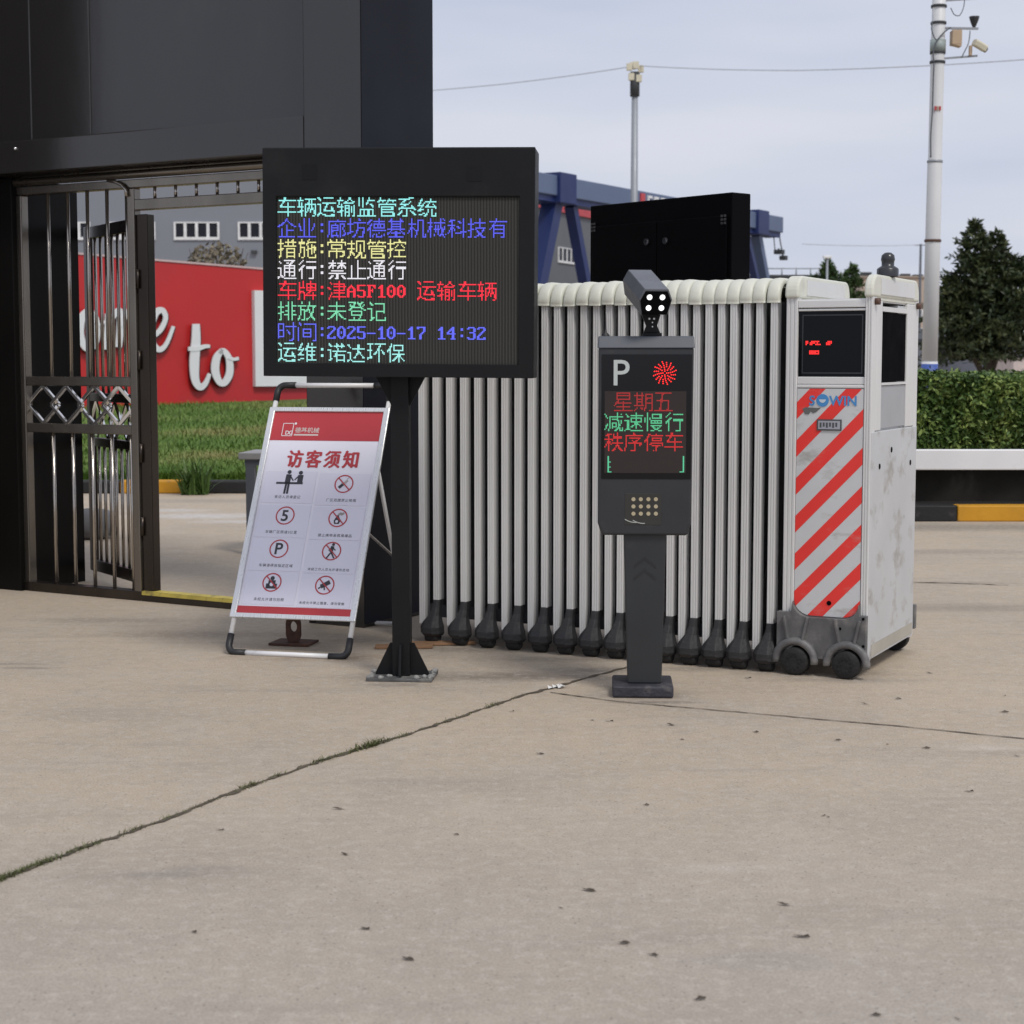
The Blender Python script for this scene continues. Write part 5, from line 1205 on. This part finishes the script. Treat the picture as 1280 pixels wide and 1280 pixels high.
# camera mast
MY = 18.0; mx = X(1161, MY, 465); lean = R(.35)
cm = thing('camera_mast', 'white painted steel mast with security cameras and a blue base band', 'mast', (mx, MY, 0)); cm.rotation_euler = (0, R(.28), 0)
zz = lambda py: Z(py, MY); rB, rT = .081, .070
mb = MB(); mb.tube([(0, 0, 0), (0, 0, zz(452))], rB + .003, 20); mb.build('base_section', mastm, cm)
mb = MB(); mb.lathe([(rB + .0035, zz(490)), (rB + .0045, zz(490)), (rB + .0045, zz(455)), (rB + .0035, zz(455))], (0, 0, 0), 24); mb.build('blue_band', mastb, cm)
mb = MB(); mb.tube([(0, 0, zz(452)), (0, 0, zz(300)), (0, 0, zz(202)), (0, 0, zz(200)), (0, 0, zz(80)), (0, 0, zz(-80))], [rB, rB - .004, rB - .006, rB - .012, rT, rT - .004], 20); mb.build('pole', mastm, cm)
for py, m in ((301, oxid), (202, polem), (78, shedd), (66, shedd), (29, shedd), (8, shedd)):
    mb = MB(); rr = (rB if py > 210 else rT + .004) + .004; mb.lathe([(rr - .004, zz(py) - .014), (rr + .002, zz(py) - .012), (rr + .002, zz(py) + .012), (rr - .004, zz(py) + .014)], (0, 0, 0), 20); mb.build('clamp', m, cm)
mb = MB(); mb.tube([(0, 0, zz(66) + .01), (0, 0, zz(50))], rT + .010, 18); mb.build('sleeve', mat('green grey sleeve', (.30, .35, .34), .5), cm)
# sticker
mb = MB()
for k, (pa_, pb2) in enumerate(((1168, 1170.5), (1174, 1176.5), (1178, 1180))):
    a = -.034 + k*.024; mb.box(a, a + .016, -rT - .010, -rT + .012, zz(139), zz(134), k % 2)
mb.build('sticker', [trimr, tan], cm)
pxm = lambda px, py: X(px, MY, py) - mx - (zz(py)) * math.tan(R(.28))
mb = MB(); mb.bar((0, -.02, zz(35.5)), (pxm(1222, 36), -.02, zz(36)), .03, .02); mb.bar((0, -.02, zz(74)), (pxm(1221, 70), -.02, zz(70)), .022, .018); mb.bar((0, 0, zz(1)), (pxm(1226, -3), 0, zz(-3)), .025, .02); mb.build('bracket_arm', polem, cm)
mb = MB(); a, b_ = pxm(1188, 45), pxm(1200, 45); mb.box(a, b_, -.09, .03, zz(57), zz(39)); mb.prism([(a, -.09, zz(57) - .001), (b_, -.09, zz(57) - .001), (b_ - .005, -.09, zz(60))], (0, .1, 0)); mb.build('junction_box', tan, cm, .004)
cx = pxm(1217, 30); mb = MB(); mb.lathe([(.012, zz(35)), (.020, zz(33)), (.040, zz(27)), (.052, zz(22)), (.052, zz(21)), (.0005, zz(20.8))], (cx, -.02, 0), 18); mb.build('dome_camera', domem, cm)
mb = MB(); a, z_ = pxm(1223, 57), zz(58); Mk = Matrix.Translation((a, -.05, z_)) @ Matrix.Rotation(R(24), 4, 'Y') @ Matrix.Rotation(R(20), 4, 'Z')
mb = MB(Mk); mb.prism([(-.075, y_, z__) for y_, z__ in ((-.035, -.03), (.035, -.03), (.040, .02), (.025, .038), (-.025, .038), (-.040, .02))], (.15, 0, 0)); mb.build('bullet_camera', cream, cm, .005)
mb = MB(Mk); mb.tube([(.073, 0, -.004), (.088, 0, -.004)], .030, 14); mb.build('lens', lensm, cm)
mb = MB(); mb.box(pxm(1212, 62) - .015, pxm(1212, 62) + .012, -.06, -.02, zz(70), zz(58)); mb.build('camera_foot', tan, cm)
def cab(pts, r_=.006):
    mb = MB(); mb.tube([(pxm(px, py), -.085 if k else -.075, zz(py)) for k, (px, py, *_) in enumerate([(s_[0], s_[1]) for s_ in stroke([(p_[0], p_[1], 1) for p_ in pts], 5)])], r_, 6); mb.build('loose_cable', wire, cm)
cab([(1163, 30), (1162, 38), (1165, 48), (1168, 52)]); cab([(1186, 36), (1178, 42), (1168, 54), (1164, 68), (1165, 80)], .007); cab([(1165, 80), (1164, 105), (1163, 140), (1161, 170), (1161, 198)], .007)
cab([(1186, 12), (1190, 20), (1197, 21), (1202, 10), (1203, -2)], .005); cab([(1210, 40), (1208, 55), (1203, 66), (1199, 74)], .005)

# ==================================================================== HEDGE, KERB, TREES
HX0, HX1, HY0, HY1, HZ = X(1060, 14.4), X(1560, 14.4), 14.45, 15.9, 1.17
hg = thing('hedge', 'clipped dense green hedge behind the white barrier boom', 'hedge', (HX0, HY0, 0))
HL, HDp = HX1 - HX0, HY1 - HY0
mb = MB(); mb.box(.1, HL, .20, HDp - .1, 0, HZ - .12); mb.build('core', twig_shade, hg)  # near-black box, stands in for the shade inside the hedge
hm = leaf('hedge leaf', (.018, .042, .009), (.065, .125, .024), (.28, .36, .095), 3.5, 1.9, -.68, .55)
mb = MB()
def lf4(mb, p_, nrm, sz):
    a = nrm.cross(Vector((rnd.gauss(0, 1), rnd.gauss(0, 1), rnd.gauss(0, 1)))).normalized(); b__ = nrm.cross(a).normalized()
    mb.add([p_ - a*sz, p_ - b__*sz*.45 + nrm*sz*.12, p_ + a*sz, p_ + b__*sz*.45 + nrm*sz*.12], [(0, 1, 2, 3)])
for _ in range(30000):
    top = rnd.random() < .38
    x = rnd.uniform(0, HL*.62) if rnd.random() < .85 else rnd.uniform(0, HL)
    if top: p_ = Vector((x, rnd.uniform(0, HDp), HZ + rnd.gauss(-.02, .022) + .025*math.sin(x*3.1) * math.sin(x*1.3 + 1)))
    else:
        z_ = HZ * (1 - rnd.random()**1.2 * .66); p_ = Vector((x, .085 + rnd.gauss(0, .055) + .05*math.sin(x*4.3 + z_*5) + .05*math.sin(x*11 - z_*9), z_))
    nn = Vector((rnd.gauss(0, .7), rnd.gauss(-.6 if not top else 0, .6), rnd.gauss(.35 if not top else .9, .6))).normalized()
    lf4(mb, p_, nn, rnd.uniform(.017, .034))
mb.build('foliage', hm, hg)
mb = MB()
for _ in range(46): x = rnd.uniform(.1, HL*.9); mb.tube([(x, .30, 0), (x + rnd.uniform(-.12, .12), .20, .5)], [.012, .008], 5)
mb.build('stem', twig_shade, hg)
ky = gnd(1238, 652).y
mb = MB(); xk = X(1197, ky, 645)
for a, b_, mi in ((X(1040, ky), xk - 1.35, 0), (xk - 1.345, xk - .005, 1), (xk, xk + 1.3, 0), (xk + 1.305, xk + 2.6, 1), (xk + 2.605, xk + 4, 0)): mb.box(a, b_, ky, ky + .16, 0, Z(632, ky), mi)
tag(mb.build('kerb', [orange, kerbk], None, .010), kind='structure')
mb = MB(); mb.box(X(1040, ky), xk + 4, ky + .165, HY1 + .3, 0, .10); tag(mb.build('planting_soil', mat('dark soil', (.010, .008, .007), .95, 0, .4, 5, .5, 30)), kind='structure')

def conifer(c_, Y, tops, hw_, n_, m, lab, base_py, nlen=.10):
    """branches with needle sprays; tops: (px, py) of the leaders"""
    x_c = X(c_, Y); tr = thing('conifer_tree', lab, 'tree', (x_c, Y, 0), 0, 'conifers beyond the gate')
    tk = MB(); fo = MB()
    for ti, (px, py) in enumerate(tops):
        tx, tz = X(px, Y, py) - x_c, Z(py, Y); bx_ = tx * .25
        tk.tube([(bx_ * .4, 0, 0), (bx_ * .6, 0, tz*.3), (tx*.9, 0, tz*.7), (tx, 0, tz*.98)], [.09, .075, .045, .01], 8)
        zb = Z(base_py, Y)
        nbr = n_ // len(tops)
        for k in range(nbr):
            f_ = rnd.random()**.8; z_ = zb + (tz - zb) * f_ * .99; L = hw_ * min(1, (1 - f_) * 1.25)**.95 * rnd.uniform(.5, 1.12) * (1 if ti == 0 else .8) * (.75 + .5*rnd.random()) + .05
            az = rnd.uniform(0, 2*math.pi); d = Vector((math.cos(az), math.sin(az), rnd.uniform(-.05, .45))).normalized()
            o_ = Vector((bx_*.6 + (tx - bx_*.6)*min(1, f_*1.2), 0, z_)); e_ = o_ + d*L; e_.z -= L*L*.10
            if k % 3 == 0: tk.tube([o_, o_.lerp(e_, .6), e_], [.014, .009, .003], 4, cap=False)
            ns = max(4, int(L*34))
            for j in range(ns):
                t_ = (j + rnd.random())/ns; t_ = .25 + .75*t_; q_ = o_.lerp(e_, t_); q_.z -= 0
                sd = Vector((rnd.gauss(0, 1), rnd.gauss(0, 1), rnd.gauss(.35, .7))).normalized(); dd = (d*.7 + sd).normalized(); ln_ = nlen * rnd.uniform(.6, 1.5) * (1.25 - .5*t_)
                wv_ = dd.cross(Vector((rnd.gauss(0, 1), rnd.gauss(0, 1), rnd.gauss(0, 1)))).normalized() * ln_ * rnd.uniform(.13, .24)
                fo.add([q_ - wv_*.5, q_ + dd*ln_*.5 - wv_, q_ + dd*ln_, q_ + dd*ln_*.5 + wv_], [(0, 1, 2, 3)])
    tk.build('trunk', barkm, tr); fo.build('crown', m, tr)
dark = leaf('dark needles', (.012, .022, .010), (.030, .046, .018), (.095, .11, .04), 1.1)
mid = leaf('mid needles', (.022, .045, .014), (.045, .085, .025), (.09, .13, .045), 1.0)
conifer(1236, 40, [(1219, 277), (1246, 290), (1272, 322), (1190, 345)], 1.5, 1300, dark, 'large dark conifer standing behind the hedge at the right edge', 447, .15)
conifer(1037, 58, [(1034, 326)], 1.0, 240, mid, 'small pointed green conifer with a pale lamp at its tip', 400, .16)
conifer(1066, 60, [(1066, 333), (1050, 344)], 1.0, 300, mid, 'small green conifer just left of the gate drive unit', 400, .16)
LY2 = 57; yl = thing('yard_light', 'small pale yard light on a pole at the tip of the small conifer', 'light', (X(1034, LY2, 330), LY2, 0))
mb = MB(); mb.tube([(0, 0, 0), (0, 0, Z(322, LY2))], .04, 8); mb.build('pole', polem, yl)
mb = MB(); mb.box(-.14, .14, -.08, .08, Z(323, LY2), Z(319.5, LY2)); mb.build('lamp', wframe, yl, .02)
